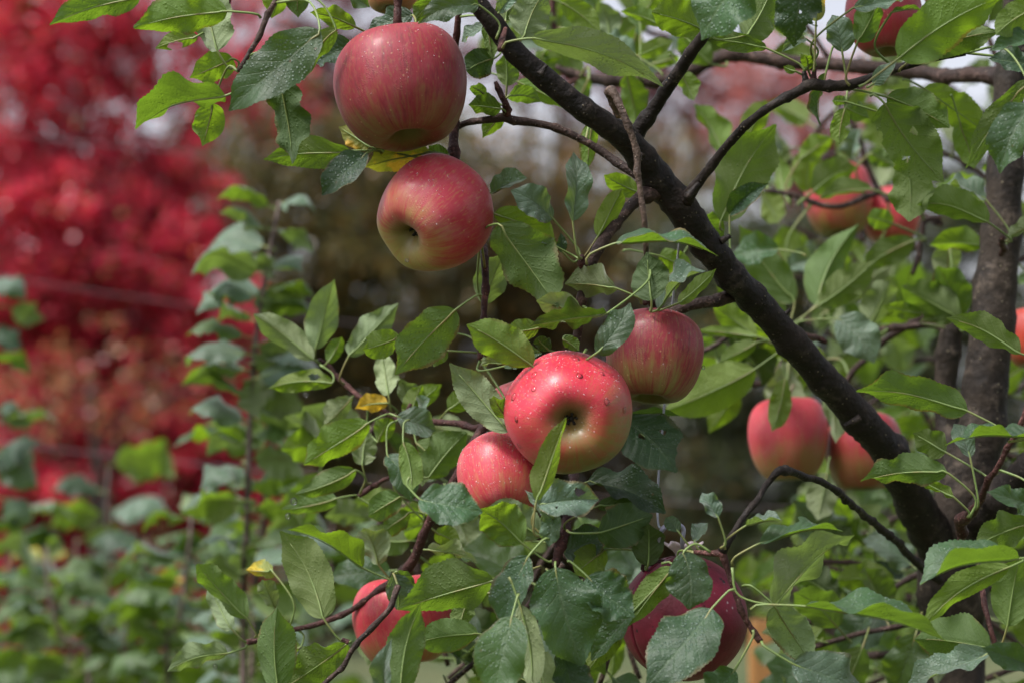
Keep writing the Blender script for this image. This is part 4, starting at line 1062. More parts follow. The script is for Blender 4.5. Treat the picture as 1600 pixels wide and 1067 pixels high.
def apple_material(i, under, red, deep, bias, zgain, blush, bgain, streak=0.5, rough=0.36, pale=0.0):
    t = NT('apple_skin_%d' % i)
    oc = t.objco()
    sc = t.n('ShaderNodeVectorMath', operation='SCALE'); t.set(sc.inputs[0], oc); t.set(sc.inputs[3], 1 / 0.04)
    v = sc.outputs[0]
    sep = t.n('ShaderNodeSeparateXYZ'); t.set(sep.inputs[0], v)
    flat = t.n('ShaderNodeCombineXYZ'); t.set(flat.inputs[0], sep.outputs[0]); t.set(flat.inputs[1], sep.outputs[1])
    nf = t.n('ShaderNodeVectorMath', operation='NORMALIZE'); t.set(nf.inputs[0], flat.outputs[0])
    sep2 = t.n('ShaderNodeSeparateXYZ'); t.set(sep2.inputs[0], nf.outputs[0])
    st = t.n('ShaderNodeCombineXYZ'); t.set(st.inputs[0], sep2.outputs[0]); t.set(st.inputs[1], sep2.outputs[1])
    t.set(st.inputs[2], t.math('MULTIPLY', sep.outputs[2], 0.13))
    s1 = t.noise(st.outputs[0], 9.0, 5, 0.65)
    s2 = t.noise(st.outputs[0], 22.0, 3, 0.6)
    n1 = t.noise(v, 1.7, 4)
    dot = t.n('ShaderNodeVectorMath', operation='DOT_PRODUCT'); t.set(dot.inputs[0], v); t.set(dot.inputs[1], blush)
    m = t.math('ADD', bias, t.math('MULTIPLY', sep.outputs[2], zgain))
    m = t.math('ADD', m, t.math('MULTIPLY', dot.outputs['Value'], bgain))
    m = t.math('ADD', m, t.math('MULTIPLY', t.math('SUBTRACT', n1, 0.5), 0.9))
    m = t.math('ADD', m, t.math('MULTIPLY', t.math('SUBTRACT', s1, 0.5), streak * 1.5))
    m = t.ramp(m, 0.05, 0.75)
    c = t.mix(m, under, red)
    c = t.mix(t.math('MULTIPLY', t.ramp(s2, 0.48, 0.72), t.math('MULTIPLY', m, streak)), c, deep)
    c = t.mix(t.math('MULTIPLY', t.ramp(s1, 0.56, 0.74), 0.35 * streak), c, deep)
    # short broken flecks of the ground colour between the stripes
    fk = t.n('ShaderNodeCombineXYZ'); t.set(fk.inputs[0], sep2.outputs[0]); t.set(fk.inputs[1], sep2.outputs[1]); t.set(fk.inputs[2], t.math('MULTIPLY', sep.outputs[2], 0.33))
    f1 = t.noise(fk.outputs[0], 26.0, 4, 0.6)
    c = t.mix(t.math('MULTIPLY', t.ramp(f1, 0.50, 0.66), 0.3 + 0.4 * streak), c, t.mix(0.5, under, red))
    f2 = t.noise(fk.outputs[0], 34.0, 3, 0.6)
    c = t.mix(t.math('MULTIPLY', t.ramp(f2, 0.56, 0.68), t.math('MULTIPLY', m, 0.25 + 0.4 * streak)), c, deep)
    # faint brown scuffs
    sc2 = t.math('MULTIPLY', t.ramp(t.noise(v, 5.0, 6, 0.7), 0.62, 0.72), 0.35)
    c = t.mix(sc2, c, (0.16, 0.075, 0.035))
    # pale lenticel dots
    vo = t.voro(oc, 260.0)
    dots = t.math('MULTIPLY', t.ramp(vo.outputs['Distance'], 0.1, 0.2, 1.0, 0.0), t.ramp(t.noise(oc, 110.0, 1), 0.5, 0.6))
    c = t.mix(t.math('MULTIPLY', dots, 0.38), c, (0.5, 0.33, 0.17))
    # russet in the two hollows
    rad = t.math('SQRT', t.math('ADD', t.math('POWER', sep.outputs[0], 2.0), t.math('POWER', sep.outputs[1], 2.0)))
    hol = t.ramp(t.math('ADD', rad, t.math('MULTIPLY', t.math('SUBTRACT', n1, 0.5), 0.35)), 0.16, 0.52, 1.0, 0.0)
    c = t.mix(t.math('MULTIPLY', hol, 0.85), c, (0.12, 0.105, 0.025))
    # waxy bloom and fine dew
    bl = t.math('MULTIPLY', t.ramp(t.noise(v, 2.6, 4), 0.4, 0.75), 0.04 + pale * 0.5)
    c = t.mix(bl, c, (0.72, 0.5, 0.5))
    dv = t.voro(oc, 780.0)
    dew = t.ramp(dv.outputs['Distance'], 0.1, 0.42, 1.0, 0.0)
    dew = t.math('MULTIPLY', dew, t.ramp(t.noise(oc, 60.0, 2), 0.45, 0.62))
    h = t.math('ADD', t.math('MULTIPLY', dew, 0.5), t.math('MULTIPLY', t.noise(oc, 420.0, 2), 0.25))
    nrm = t.bump(h, 0.4, 0.0006)
    b = t.bsdf(Base_Color=c, Roughness=t.ramp(t.noise(v, 3.0, 3), 0.3, 0.7, rough + 0.02, rough + 0.18), Normal=nrm,
               Coat_Weight=0.1, Coat_Roughness=0.22, Specular_IOR_Level=0.38, Subsurface_Weight=0.08, Subsurface_Radius=(0.006, 0.002, 0.001), Subsurface_Scale=0.5,
               Sheen_Weight=0.03)
    return t.done(b.outputs[0])

def simple(name, c, rough=0.6, metal=0.0, **kw):
    t = NT(name)
    oc = t.objco()
    n = t.noise(oc, 120.0, 3)
    cc = t.mix(t.ramp(n, 0.3, 0.7), tuple(x * 0.8 for x in c), tuple(min(1, x * 1.15) for x in c))
    b = t.bsdf(Base_Color=cc, Roughness=rough, Metallic=metal, Normal=t.bump(n, 0.3, 0.0005), **kw)
    return t.done(b.outputs[0])
M['calyx'] = simple('calyx_brown', (0.022, 0.016, 0.01), 0.9)
M['stem'] = simple('apple_stem', (0.12, 0.10, 0.05), 0.6)
def water():
    t = NT('water_drop')
    fr = t.n('ShaderNodeFresnel'); t.set(fr.inputs[0], 1.36)
    tp = t.n('ShaderNodeBsdfTransparent'); t.set(tp.inputs[0], (0.99, 0.99, 0.99))
    gs = t.n('ShaderNodeBsdfGlossy'); t.set(gs.inputs['Roughness'], 0.04)
    mx = t.n('ShaderNodeMixShader'); t.set(mx.inputs[0], fr.outputs[0])
    t.t.links.new(tp.outputs[0], mx.inputs[1]); t.t.links.new(gs.outputs[0], mx.inputs[2])
    return t.done(mx.outputs[0])
M['water'] = water()
def dewmat():
    t = NT('dew_beads')
    b = t.bsdf(Base_Color=(0.8, 0.78, 0.8), Roughness=0.12, Alpha=0.2)  # whitish base colour stands in for the highlights on the tiny drops
    return t.done(b.outputs[0])
M['dew'] = dewmat()

def uv_dome(r, flat, seg=10, rings=5):
    """a closed flattened bead"""
    V = [(0, 0, r * flat)]; F = []
    for i in range(1, rings):
        a = math.pi * i / rings
        for j in range(seg):
            b = 2 * math.pi * j / seg
            V.append((r * math.sin(a) * math.cos(b), r * math.sin(a) * math.sin(b), r * flat * math.cos(a)))
    V.append((0, 0, -r * flat))
    for j in range(seg):
        k = (j + 1) % seg
        F.append((0, 1 + j, 1 + k))
        for i in range(rings - 2):
            a = 1 + i * seg
            F.append((a + j, a + seg + j, a + seg + k, a + k))
        e = 1 + (rings - 2) * seg
        F.append((e + j, len(V) - 1, e + k))
    return V, F

def apple(px, py, d, wpx, calyx_dir, label, i, under=(0.30, 0.27, 0.07), red=(0.46, 0.022, 0.04), deep=(0.23, 0.008, 0.018), bias=0.5, zgain=0.2, blush=(-0.3, 0.9, 0.4), bgain=0.2,
          streak=0.5, stem=True, dew=0, drops=(), squash=1.0, pale=0.0, spin=0.0, rough=0.36, stem_to=None):
    R = wpx * 0.5 * K * d
    ctr = P(px, py, d)
    root = thing('apple', ctr, label, 'apple', 'apples on the tree')
    axis = -cdir(*calyx_dir)
    q = axis.to_track_quat('Z', 'Y')
    from mathutils import Quaternion
    q = q @ Quaternion((0, 0, 1), spin)
    root.rotation_mode = 'QUATERNION'
    root.rotation_quaternion = q
    qi = q.inverted()
    prof = catmull([(a, 0, b, 0) for a, b in PROFILE], 54)
    seg = 72
    V, F = [], []
    ph = random.uniform(0, 6.28)
    lean = random.uniform(-0.03, 0.03)
    e1, e2 = random.uniform(0, 6.28), random.uniform(0.01, 0.03)
    for k in range(54):
        r, z = prof[k, 0], prof[k, 2]
        low = max(0.0, -z)
        for j in range(seg):
            th = 2 * math.pi * j / seg
            lob = 1 + (0.012 + 0.04 * low * low) * math.cos(5 * th + ph) + e2 * math.cos(2 * th + e1)
            top = 1 + 0.018 * math.cos(3 * th + ph * 2) * max(0, z)
            rr = max(r, 1e-4) * lob
            V.append(((rr * math.cos(th) + lean * z) * R, rr * math.sin(th) * R, z * top * squash * R + 0.02 * R * math.cos(th + ph) * r))
    for k in range(53):
        for j in range(seg):
            n = (j + 1) % seg
            F.append((k * seg + j, (k + 1) * seg + j, (k + 1) * seg + n, k * seg + n))
    bl = qi @ cdir(*blush)
    mat = apple_material(i, under, red, deep, bias, zgain, tuple(bl), bgain, streak, rough, pale)
    def part(name, me, m):
        o = bpy.data.objects.new(name, me); col.objects.link(o); o.parent = root
        me.materials.append(m)
        return o
    me = mesh_np('skin', V, F)
    body = part('skin', me, mat)
    # dried flower end: ring of small pointed sepals sunk in the lower hollow
    parts = []
    zc = -0.515 * squash * R
    for k in range(5):
        th = 2 * math.pi * k / 5 + 0.4
        c, s = math.cos(th), math.sin(th)
        r1 = 0.095 * R
        rows = [(r1 * c * 0.6, r1 * s * 0.6, zc + 0.01 * R, 0.035 * R), (r1 * c * 0.95, r1 * s * 0.95, zc - 0.06 * R, 0.032 * R), (r1 * c * (0.5 + 0.4 * random.random()), r1 * s * 0.7, zc - 0.13 * R, 0.006 * R)]
        parts.append(tube_arrays(catmull(rows, 7), 6))
    parts.append(tube_arrays(catmull([(0, 0, zc + 0.02 * R, 0.06 * R), (0, 0, zc - 0.05 * R, 0.03 * R)], 3), 8))
    part('calyx', mesh_np('calyx', *merge(parts)), M['calyx'])
    if stem:
        z0 = 0.5 * squash * R
        end = Vector((0.15 * R, 0.05 * R, 1.05 * R))
        if stem_to:
            end = qi @ (P(*stem_to) - ctr)
        midp = Vector((0, 0, z0 + 0.3 * R))
        part('stem', mesh_np('stem', *tube_arrays(catmull([(0, 0, z0, 0.035 * R), (*midp, 0.028 * R), (*end, 0.05 * R)], 10), 7, 0.04)), M['stem'])
    Vn = np.array(V)
    nrm = np.empty(len(me.vertices) * 3); me.vertices.foreach_get('normal', nrm); nrm = nrm.reshape(-1, 3)
    vw = np.array(qi @ (CAM - ctr).normalized()); up = np.array(qi @ Vector((0, 0, 1)))
    lf = np.array(qi @ (-RT))
    if dew:
        w = np.clip(nrm @ (up * 0.7 + vw * 0.5 + lf * 0.25) - 0.15, 0, None) ** 1.3
        w *= np.linalg.norm(Vn[:, :2], axis=1)
        idx = rng.choice(len(Vn), dew, p=w / w.sum())
        parts = []
        for k in idx:
            r = random.uniform(0.00022, 0.00055) * (1.6 if random.random() < 0.06 else 1)
            dv, df = uv_dome(r, 0.55, 7, 4)
            n = Vector(nrm[k]); mq = n.to_track_quat('Z', 'Y')
            jit = Vector((random.uniform(-1, 1), random.uniform(-1, 1), 0)) * 0.0022
            pos = Vector(Vn[k]) + mq @ jit
            parts.append(([tuple(mq @ Vector(p) + pos) for p in dv], df))
        tag(part('dew', mesh_np('dew', *merge(parts)), M['dew']), kind='stuff')
    for (dx, dy, r) in drops:
        p = P(dx, dy, d) - CAM
        # the skin vertex seen at that place
        wv = np.array([q @ Vector(v) for v in Vn]) + np.array(ctr) - np.array(CAM)
        pu = np.array(p.normalized())
        tt = wv @ pu
        off = np.linalg.norm(wv - tt[:, None] * pu[None], axis=1) + (tt - tt.min()) * 0.25
        k = int(off.argmin())
        n = Vector(nrm[k]); mq = n.to_track_quat('Z', 'Y')
        dv, df = uv_dome(r, 0.42, 14, 8)
        dv = [(x * 1.0, y * random.uniform(0.98, 1.02), z) for x, y, z in dv]
        down = mq.inverted() @ Vector(-up)
        dv2 = []
        for x, y, z in dv:
            f = 1 + 0.35 * max(0, (x * down.x + y * down.y) / r)
            dv2.append(tuple(mq @ Vector((x * f, y * f, z)) + Vector(Vn[k]) + n * r * 0.08))
        part('water_drop', mesh_np('water_drop', dv2, df), M['water'])
    return root

apple(628, 139, 1.52, 212, (0.14, -0.95, 0.28), 'biggest red apple at upper left, hanging highest in sharp focus with streaked skin', 1, under=(0.16, 0.105, 0.028), red=(0.205, 0.010, 0.021), deep=(0.115, 0.0045, 0.011),
      bias=0.8, zgain=0.5, blush=(-0.2, 0.8, 0.5), bgain=0.1, streak=0.8, squash=0.9, dew=70, stem_to=(620, 48, 1.535), rough=0.5)
apple(677, 337, 1.53, 178, (-0.55, -0.52, 0.65), 'pink and yellow apple just below the biggest one, its flower end turned to lower left', 2, under=(0.29, 0.25, 0.06), red=(0.33, 0.019, 0.036), deep=(0.3, 0.012, 0.025),
      bias=0.84, zgain=0.5, blush=(0.5, 0.75, 0.2), bgain=0.3, streak=0.45, dew=90, pale=0.10, stem_to=(712, 255, 1.56), squash=0.94, rough=0.44)
apple(889, 646, 1.49, 197, (0.05, -0.12, 0.99), 'wet bright red apple at the centre, flower end facing the viewer, beaded with raindrops', 3, under=(0.17, 0.16, 0.035), red=(0.44, 0.018, 0.04), deep=(0.3, 0.008, 0.018),
      bias=0.68, zgain=0.12, blush=(-0.5, 0.8, 0.0), bgain=0.5, streak=0.35, dew=420, stem=False, squash=0.96,
      drops=[(832, 585, 0.0022), (833, 606, 0.0018), (803, 616, 0.0023), (901, 560, 0.0024), (917, 555, 0.0022), (909, 584, 0.0019), (806, 657, 0.0016), (947, 628, 0.0018), (978, 640, 0.0017), (868, 572, 0.0013), (940, 580, 0.0014), (806, 700, 0.0016)])
apple(1022, 558, 1.57, 155, (-0.08, -0.96, 0.24), 'striped red and green apple half hidden behind the central wet apple on its right', 4, under=(0.19, 0.17, 0.045), red=(0.23, 0.014, 0.024), deep=(0.125, 0.0055, 0.012),
      bias=0.62, zgain=0.42, blush=(0.2, 0.8, 0.4), bgain=0.1, streak=0.95, dew=60, stem_to=(1014, 482, 1.575), squash=0.98, rough=0.42)
apple(785, 745, 1.53, 138, (0.1, -0.85, 0.5), 'small pinkish red dewy apple tucked under the left side of the central apple', 5, under=(0.34, 0.3, 0.09), red=(0.46, 0.034, 0.055), deep=(0.33, 0.016, 0.028),
      bias=0.72, zgain=0.3, blush=(-0.3, 0.6, 0.6), bgain=0.1, streak=0.6, dew=360, pale=0.08, stem_to=(770, 668, 1.58), squash=1.0)
apple(818, 640, 1.6, 100, (0.3, -0.9, 0.2), 'red apple almost wholly hidden behind the left edge of the central apple', 6, red=(0.5, 0.05, 0.07), bias=0.8, zgain=0.3, dew=0, pale=0.08, stem_to=(815, 585, 1.62))
apple(632, 970, 1.66, 158, (0.1, -0.95, 0.15), 'blurred bright red apple at lower left, crossed by a dark twig', 7, under=(0.26, 0.2, 0.06), red=(0.36, 0.018, 0.034), deep=(0.22, 0.008, 0.016),
      bias=0.62, zgain=0.42, blush=(-0.5, 0.6, 0.5), bgain=0.2, streak=0.5, stem_to=(625, 908, 1.65), squash=0.95)
apple(1232, 686, 1.95, 127, (0.05, -0.96, 0.15), 'blurred pink apple at right, a small green leaf notch over its top', 8, under=(0.26, 0.14, 0.05), red=(0.42, 0.036, 0.054), deep=(0.36, 0.016, 0.03), bias=0.5, zgain=0.5, blush=(-0.5, 0.7, 0.3), bgain=0.3, streak=0.5, squash=1.12, stem_to=(1240, 600, 1.96))
apple(1349, 706, 1.97, 122, (0.0, -0.96, 0.15), 'blurred red apple partly behind the thick slanting branch on the right', 9, under=(0.22, 0.13, 0.04), red=(0.36, 0.028, 0.042), bias=0.5, zgain=0.34, blush=(0.4, 0.7, 0.3), bgain=0.2, squash=1.08, stem_to=(1352, 630, 1.98))
apple(1311, 313, 2.14, 106, (0.05, -0.95, 0.2), 'blurred red and olive apple at upper right, left of a pair, crossed by a twig', 10, under=(0.22, 0.17, 0.04), red=(0.45, 0.04, 0.058), bias=0.66, zgain=0.6, blush=(-0.5, 0.6, 0.2), bgain=0.25, squash=1.15, stem_to=(1335, 245, 2.16))
apple(1392, 338, 2.16, 92, (-0.1, -0.95, 0.2), 'blurred pink apple at upper right, the right one of a pair behind leaves', 11, under=(0.3, 0.2, 0.06), red=(0.5, 0.04, 0.06), bias=0.7, zgain=0.3, squash=1.0, stem_to=(1372, 295, 2.16))
apple(1382, 30, 1.66, 122, (0.05, -0.95, 0.2), 'dark red apple at the top right, half covered by a large leaf', 12, under=(0.2, 0.1, 0.04), red=(0.25, 0.012, 0.022), deep=(0.15, 0.005, 0.012), bias=0.85, zgain=0.25, stem_to=(1385, -50, 1.7))
apple(1478, -30, 1.7, 86, (0.0, -0.95, 0.2), 'tip of a red apple cut off by the top edge near the right corner', 13, red=(0.42, 0.015, 0.03), bias=0.9, zgain=0.2)
apple(613, -22, 1.6, 92, (0.0, -0.95, 0.3), 'tip of an orange red apple cut off by the top edge above the biggest apple', 14, under=(0.45, 0.2, 0.07), red=(0.5, 0.06, 0.06), bias=0.35, zgain=0.35)
apple(1618, 528, 1.95, 100, (0.0, -0.95, 0.2), 'orange red apple cut off by the right edge behind the trunk', 15, under=(0.4, 0.14, 0.05), red=(0.5, 0.05, 0.03), bias=0.55, zgain=0.3)

# ------------------------------------------------------------------ red ball insect trap hanging on its wire
def trap():
    d = 1.535
    c = P(1068, 965, d); R = 98 * K * d
    root = thing('insect_trap', c - Vector((0, 0, R)), 'dark crimson ball shaped insect trap hanging on a thin grey wire, half covered by leaves', 'trap')
    t = NT('trap_red')
    oc = t.objco()
    n1 = t.noise(oc, 40.0, 4); n2 = t.noise(oc, 300.0, 3)
    cc = t.mix(t.ramp(n1, 0.3, 0.7), (0.085, 0.004, 0.014), (0.16, 0.012, 0.03))
    sp = t.math('MULTIPLY', t.ramp(t.voro(oc, 120.0).outputs['Distance'], 0.12, 0.2, 1.0, 0.0), t.ramp(t.noise(oc, 70.0, 2), 0.52, 0.6))
    cc = t.mix(sp, cc, (0.012, 0.008, 0.01))
    wv = t.math('MULTIPLY', t.ramp(t.voro(oc, 190.0).outputs['Distance'], 0.1, 0.24, 1.0, 0.0), t.ramp(t.noise(oc, 50.0, 2), 0.55, 0.63))
    cc = t.mix(t.math('MULTIPLY', wv, 0.7), cc, (0.5, 0.38, 0.42))
    b = t.bsdf(Base_Color=cc, Roughness=0.5, Specular_IOR_Level=0.3, Normal=t.bump(n2, 0.4, 0.0008))
    red = t.done(b.outputs[0])
    # two moulded half shells with an open seam turned to the left of the viewer
    seam = Vector((-0.86, -0.5, 0.0)).normalized()
    ax = Vector((0, 0, 1)); bx = seam.cross(ax)
    for s, gap in ((1, 0.02), (-1, 0.075)):
        V, F = [], []
        nr, ns = 26, 48
        for th_r, rr in ((1.0, R), (0.93, R * 0.93)):
            for i in range(nr + 1):
                a = math.pi * 0.5 * i / nr
                for j in range(ns):
                    bb = 2 * math.pi * j / ns
                    p = bx * (s * (math.cos(a) * rr)) + (seam * math.cos(bb) + ax * math.sin(bb)) * (math.sin(a) * rr)
                    V.append(tuple(p + bx * s * gap * R * 0.5))
        off = (nr + 1) * ns
        for i in range(nr):
            for j in range(ns):
                k = (j + 1) % ns
                q = (i * ns + j, (i + 1) * ns + j, (i + 1) * ns + k, i * ns + k)
                F.append(q); F.append(tuple(off + x for x in q[::-1]))
        for j in range(ns):
            k = (j + 1) % ns
            F.append((nr * ns + j, off + nr * ns + j, off + nr * ns + k, nr * ns + k))
        link('shell_half', mesh_np('shell_half', V, F), red, root, c)
    # flared pale collar at the top
    M['collar'] = simple('trap_collar', (0.62, 0.5, 0.52), 0.5)
    V, F = [], []
    seg = 40
    for i, (r, z) in enumerate([(0.11, 0.95), (0.13, 1.02), (0.2, 1.10), (0.3, 1.16), (0.29, 1.19), (0.18, 1.13), (0.1, 1.05)]):
        for j in range(seg):
            th = 2 * math.pi * j / seg
            w = 1 + (0.10 * math.cos(6 * th) if 2 <= i <= 5 else 0)
            V.append((r * R * math.cos(th) * w, r * R * math.sin(th) * w, (z + (0.035 * math.cos(6 * th) if 2 <= i <= 5 else 0)) * R))
    for i in range(6):
        for j in range(seg):
            k = (j + 1) % seg
            F.append((i * seg + j, i * seg + k, (i + 1) * seg + k, (i + 1) * seg + j))
    link('collar', mesh_np('collar', V, F), M['collar'], root, c)
    M['hook'] = simple('hook_wire', (0.32, 0.31, 0.42), 0.5, 0.2)
    M['wire'] = simple('grey_wire', (0.3, 0.31, 0.35), 0.45, 0.4)
    hk = [(1068, 868, 5, d), (1066, 845, 7, d - 0.01), (1068, 826, 7, d - 0.012), (1055, 818, 7, d - 0.014), (1038, 824, 8, d - 0.016), (1030, 838, 7, d - 0.014), (1028, 848, 6, d - 0.01)]
    rows = [(*(P(x, y, e) - c), w * 0.5 * K * e) for x, y, w, e in hk]
    link('hook', mesh_np('hook', *tube_arrays(catmull(rows, 40), 9)), M['hook'], root, c)
    wr = [(1068, 330, 3.6, 1.585), (1060, 392, 3.6, 1.60), (1052, 462, 3.6, 1.61), (1047, 520, 3.6, 1.615), (1037, 645, 3.6, 1.605), (1028, 762, 3.6, 1.58), (1029, 820, 3.6, 1.54), (1040, 820, 3.6, 1.522)]
    rows = [(*(P(x, y, e) - c), w * 0.5 * K * e) for x, y, w, e in wr]
    link('hanging_wire', mesh_np('hanging_wire', *tube_arrays(catmull(rows, 60), 8)), M['wire'], root, c)
trap()

# ------------------------------------------------------------------ stake and trellis wires behind
def stake():
    t = NT('stake_wood')
    oc = t.objco()
    st = t.n('ShaderNodeMapping'); t.set(st.inputs[0], oc); st.inputs[3].default_value = (60, 60, 3)
    n = t.noise(st.outputs[0], 1.0, 4)
    c = t.mix(t.ramp(n, 0.3, 0.7), (0.14, 0.06, 0.014), (0.28, 0.13, 0.03))
    m = t.done(t.bsdf(Base_Color=c, Roughness=0.7, Normal=t.bump(n, 0.4, 0.002)).outputs[0])
    top = P(1190, 968, 3.2)
    base = Vector((top.x, top.y, -0.08))
    root = thing('wooden_stake', base, 'blurred orange brown wooden stake standing behind the red trap', 'stake')
    h = top.z - base.z
    w = 21 * K * 3.2
    V, F = [], []
    rows = [(0, 1.0), (0.5 * h, 1.0), (0.97 * h, 0.98), (h, 0.8)]
    sec = [(-1, -0.7), (-0.7, -1), (0.7, -1), (1, -0.7), (1, 0.7), (0.7, 1), (-0.7, 1), (-1, 0.7)]
    for z, s in rows:
        for x, y in sec: V.append((x * w * s, y * w * s, z))
    for i in range(3):
        for j in range(8):
            k = (j + 1) % 8
            F.append((i * 8 + j, i * 8 + k, i * 8 + 8 + k, i * 8 + 8 + j))
    F.append(tuple(range(24, 32)))
    link('post', mesh_np('post', V, F, smooth=False), m, root, base)
stake()

M['cable'] = simple('trellis_wire', (0.16, 0.12, 0.14), 0.6, 0.3)
for (x0, y0, x1, y1, d, lab) in [(-300, 165, 900, 268, 5.0, 'topmost of the blurred trellis wires crossing the crimson maple'),
                                 (-300, 372, 760, 520, 5.2, 'middle blurred trellis wire crossing the crimson maple'),
                                 (-300, 655, 1700, 815, 4.6, 'lowest blurred trellis wire, running behind the young trees and the trap')]:
    a, b = P(x0, y0, d), P(x1, y1, d * 1.02)
    n = 24
    rows = []
    for i in range(n):
        f = i / (n - 1)
        p = a.lerp(b, f)
        rows.append((*(p - a - Vector((0, 0, 0.03 * 4 * f * (1 - f)))), 0.0009))
    o = link('trellis_wire', mesh_np('trellis_wire', *tube_arrays(np.array(rows), 8)), M['cable'], None, a)
    tag(o, lab, 'wire', 'trellis wires')

# ------------------------------------------------------------------ young apple trees at left, out of focus
def young_tree(label, stem, d, leaves=(), auto=0, span=(0, 1), ln=(70, 100), seed=0, kinds=('leaf', 'leaf', 'pale', 'leaf')):
    random.seed(100 + seed)
    d = d * 1.12
    rows = [(*P(x, y, d), w * 0.3 * K * d) for x, y, w in stem]
    last = Vector(rows[-1][:3])
    base = Vector((last.x + random.uniform(-0.05, 0.05), last.y, -0.05))
    rows.append((*base, rows[-1][3] * 1.6))
    root = thing('young_apple_tree', base, label, 'tree', 'young apple trees at the left')
    s = catmull(rows, 40)
    s2 = s.copy(); s2[:, :3] -= np.array(base)
    link('stem', mesh_np('stem', *tube_arrays(s2, 9, 0.04)), M['shoot'], root, base)
    pts = np.array([(x, y) for x, y, w in stem], float)
    def near(x, y):
        best, bd = None, 1e9
        for i in range(len(pts) - 1):
            for f in np.linspace(0, 1, 12):
                p = pts[i] * (1 - f) + pts[i + 1] * f
                dd = math.hypot(p[0] - x, p[1] - y)
                if dd < bd: bd, best = dd, p
        return tuple(best)
    for (bx, by, tx, ty, w, roll, sag) in leaves:
        add_leaf(root, bx, by, tx, ty, w * 1.35, roll, d=d, dd=random.uniform(-0.03, 0.03), sag=sag * 1.35, fold=random.uniform(-12, 14), curl=random.uniform(0.3, 0.5), k=random.choice(kinds), a=near(bx, by), da=d)
    cum = catmull([(x, y, 0, 0) for x, y, w in stem], 60)
    for i in range(auto):
        f = span[0] + (span[1] - span[0]) * (i + random.random()) / auto
        c = cum[int(f * 59)]
        sgn = -1 if (i % 2) else 1
        l = random.uniform(*ln)
        sp = random.uniform(0.55, 1.0)
        bx, by = c[0] + sgn * 14 * sp, c[1] - 6
        tx, ty = bx + sgn * l * sp, by + random.uniform(-0.15, 0.45) * l
        add_leaf(root, bx, by, tx, ty, l * random.uniform(0.34, 0.5), random.choice([140, 120, 110, 78, 72, 66, 60]), d=d + random.uniform(-0.06, 0.06), dd=random.uniform(-0.05, 0.05),
                 sag=random.uniform(0.2, 0.34), fold=random.uniform(-12, 16), curl=random.uniform(0.25, 0.5), k=random.choice(kinds), a=(c[0], c[1]), da=d)
    return root

young_tree('blurred young apple tree in front of the brown background, its shoot reaching highest', [(437, 315, 9), (424, 380, 11), (408, 470, 12), (396, 560, 13), (390, 680, 14), (385, 850, 15), (380, 1080, 16)], 2.1,
           [(418, 322, 338, 314, 34, 112, 0.22), (412, 356, 342, 334, 36, 112, 0.2), (440, 318, 494, 332, 40, 60, 0.3), (400, 400, 352, 432, 42, 60, 0.22), (385, 470, 306, 492, 36, 75, 0.22),
            (405, 452, 412, 494, 40, 60, 0.2), (428, 452, 492, 466, 40, 112, 0.2), (378, 525, 288, 530, 30, 75, 0.2), (372, 576, 304, 592, 40, 112, 0.2), (402, 556, 470, 602, 44, 150, 0.15), (398, 590, 405, 655, 44, 165, 0.1),
            (402, 620, 472, 642, 44, 150, 0.18), (400, 420, 432, 405, 30, 150, 0.1)], 34, (0.08, 0.95), (80, 112), seed=1, kinds=('pale', 'sapling', 'pale'))
young_tree('blurred young apple tree left of the lower apple cluster, second shoot from the tall one', [(424, 690, 8), (418, 740, 10), (412, 800, 12), (400, 920, 13), (392, 1080, 14)], 2.3,
           [(405, 684, 318, 664, 34, 112, 0.2), (395, 702, 268, 700, 34, 112, 0.2), (432, 684, 505, 676, 40, 60, 0.28), (434, 720, 496, 702, 36, 112, 0.2), (402, 752, 322, 748, 40, 60, 0.22), (410, 700, 392, 650, 26, 150, 0.1),
            (430, 770, 500, 790, 40, 112, 0.2), (398, 800, 330, 812, 40, 112, 0.2)], 18, (0.2, 1.0), (75, 105), seed=2, kinds=('sapling', 'sapling', 'pale', 'fresh'))
young_tree('blurred young apple tree with arching leaves at lower left, under the red foliage', [(300, 800, 9), (296, 850, 11), (288, 920, 12), (275, 1000, 13), (262, 1080, 14)], 2.5,
           [(288, 808, 222, 836, 36, 112, 0.3), (314, 812, 388, 790, 34, 150, 0.25), (300, 800, 286, 770, 20, 160, 0.08), (276, 872, 180, 892, 40, 112, 0.26), (322, 858, 388, 848, 38, 60, 0.22), (262, 962, 158, 962, 42, 112, 0.26), (300, 890, 370, 930, 44, 75, 0.2)],
           18, (0.25, 1.0), (75, 105), seed=3, kinds=('sapling', 'sapling', 'pale', 'fresh'))
young_tree('blurred young apple tree with pinkish stem in the lower left corner', [(72, 852, 9), (74, 900, 12), (84, 960, 14), (104, 1020, 15), (140, 1085, 16)], 2.75,
           [(58, 905, -12, 856, 44, 112, 0.26), (88, 896, 150, 902, 38, 60, 0.26), (72, 956, 10, 964, 34, 112, 0.26), (80, 866, 92, 838, 24, 160, 0.1), (110, 990, 170, 960, 36, 112, 0.2)], 15, (0.25, 1.0), (75, 105), seed=4, kinds=('sapling', 'sapling', 'pale', 'fresh'))
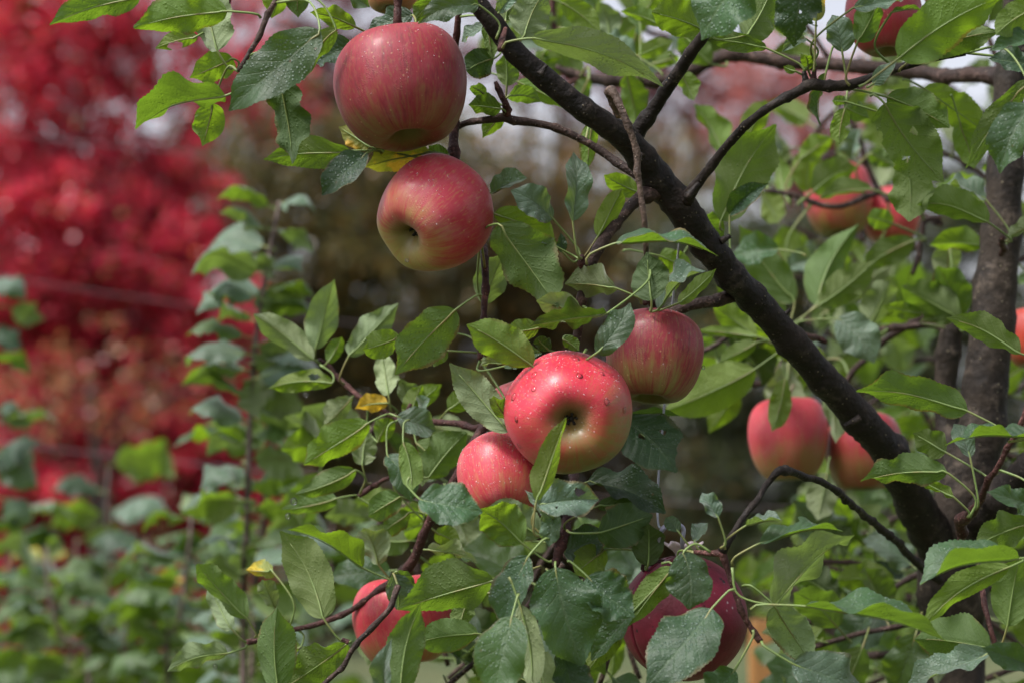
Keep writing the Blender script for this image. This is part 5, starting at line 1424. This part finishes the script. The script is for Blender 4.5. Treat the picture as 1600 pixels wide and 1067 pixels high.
young_tree('blurred young apple tree cut off by the left edge, halfway up', [(-40, 400, 8), (-30, 520, 10), (-20, 640, 12), (-20, 800, 13), (-30, 1080, 14)], 2.9,
           [(-10, 440, 40, 470, 34, 40, 0.2), (20, 480, 70, 500, 30, 150, 0.2), (-10, 520, 36, 545, 36, 30, 0.15), (0, 640, 40, 655, 30, 30, 0.1), (10, 660, 92, 660, 26, 110, 0.15), (0, 700, 60, 760, 44, 25, 0.12), (-10, 720, 70, 690, 30, 60, 0.2), (10, 780, 50, 820, 40, 25, 0.1)],
           10, (0.2, 0.9), seed=5, kinds=('leaf', 'pale', 'pale', 'dark'))
fill = [(170, 790, 3.4, 'with yellowing leaves, standing between the two arching ones'), (20, 850, 3.3, 'just inside the left edge, behind the pink stemmed one'), (230, 900, 3.2, 'low and dense, behind the arching one'),
        (340, 880, 3.1, 'low and dense, below the tall shoot'), (120, 900, 3.5, 'low, right of the pink stemmed one'), (450, 900, 3.0, 'low, behind the lower left apple leaves'), (55, 960, 3.0, 'at the bottom left corner, lowest of all'),
        (200, 980, 2.9, 'at the bottom edge, left of the arching one'), (320, 990, 2.9, 'at the bottom edge, below the tall shoot'), (520, 860, 3.2, 'half hidden behind the red lower left apple')]
for i, (x, y, d, lab) in enumerate(fill):
    random.seed(300 + i)
    y -= 60
    young_tree('blurred young apple tree ' + lab, [(x, y, 7), (x - 4, y + 60, 9), (x + random.uniform(-14, 14), y + 140, 11), (x + random.uniform(-20, 20), max(1090, y + 220), 12)], d, (), 13, (0.0, 1.0), (75, 112), seed=20 + i,
               kinds=('sapling', 'fresh', 'dark', 'sapling', 'leaf', 'sapling', 'leaf', 'sapling', 'sapling', 'fresh', 'pale', 'dark', 'dark', 'pale', 'leaf', 'leaf', 'dark', 'yellow'))
random.seed(99)
# rain beads hanging from leaf edges of the big tree
for (x, y, d, r) in [(459, 783, 1.7, 0.0024), (450, 806, 1.7, 0.002), (478, 616, 1.72, 0.0018), (1099, 574, 1.56, 0.0012), (636, 407, 1.5, 0.0012), (336, 1040, 1.63, 0.0016), (452, 836, 1.62, 0.0012)]:
    v, f = uv_dome(r, 1.15, 12, 8)
    link('water_drop', mesh_np('water_drop', v, f), M['water'], apple_tree, P(x, y, d))
print('leaves', LEAFSTAT['n'], 'tree leaves', len([o for o in apple_tree.children if o.name.startswith('leaf')]))
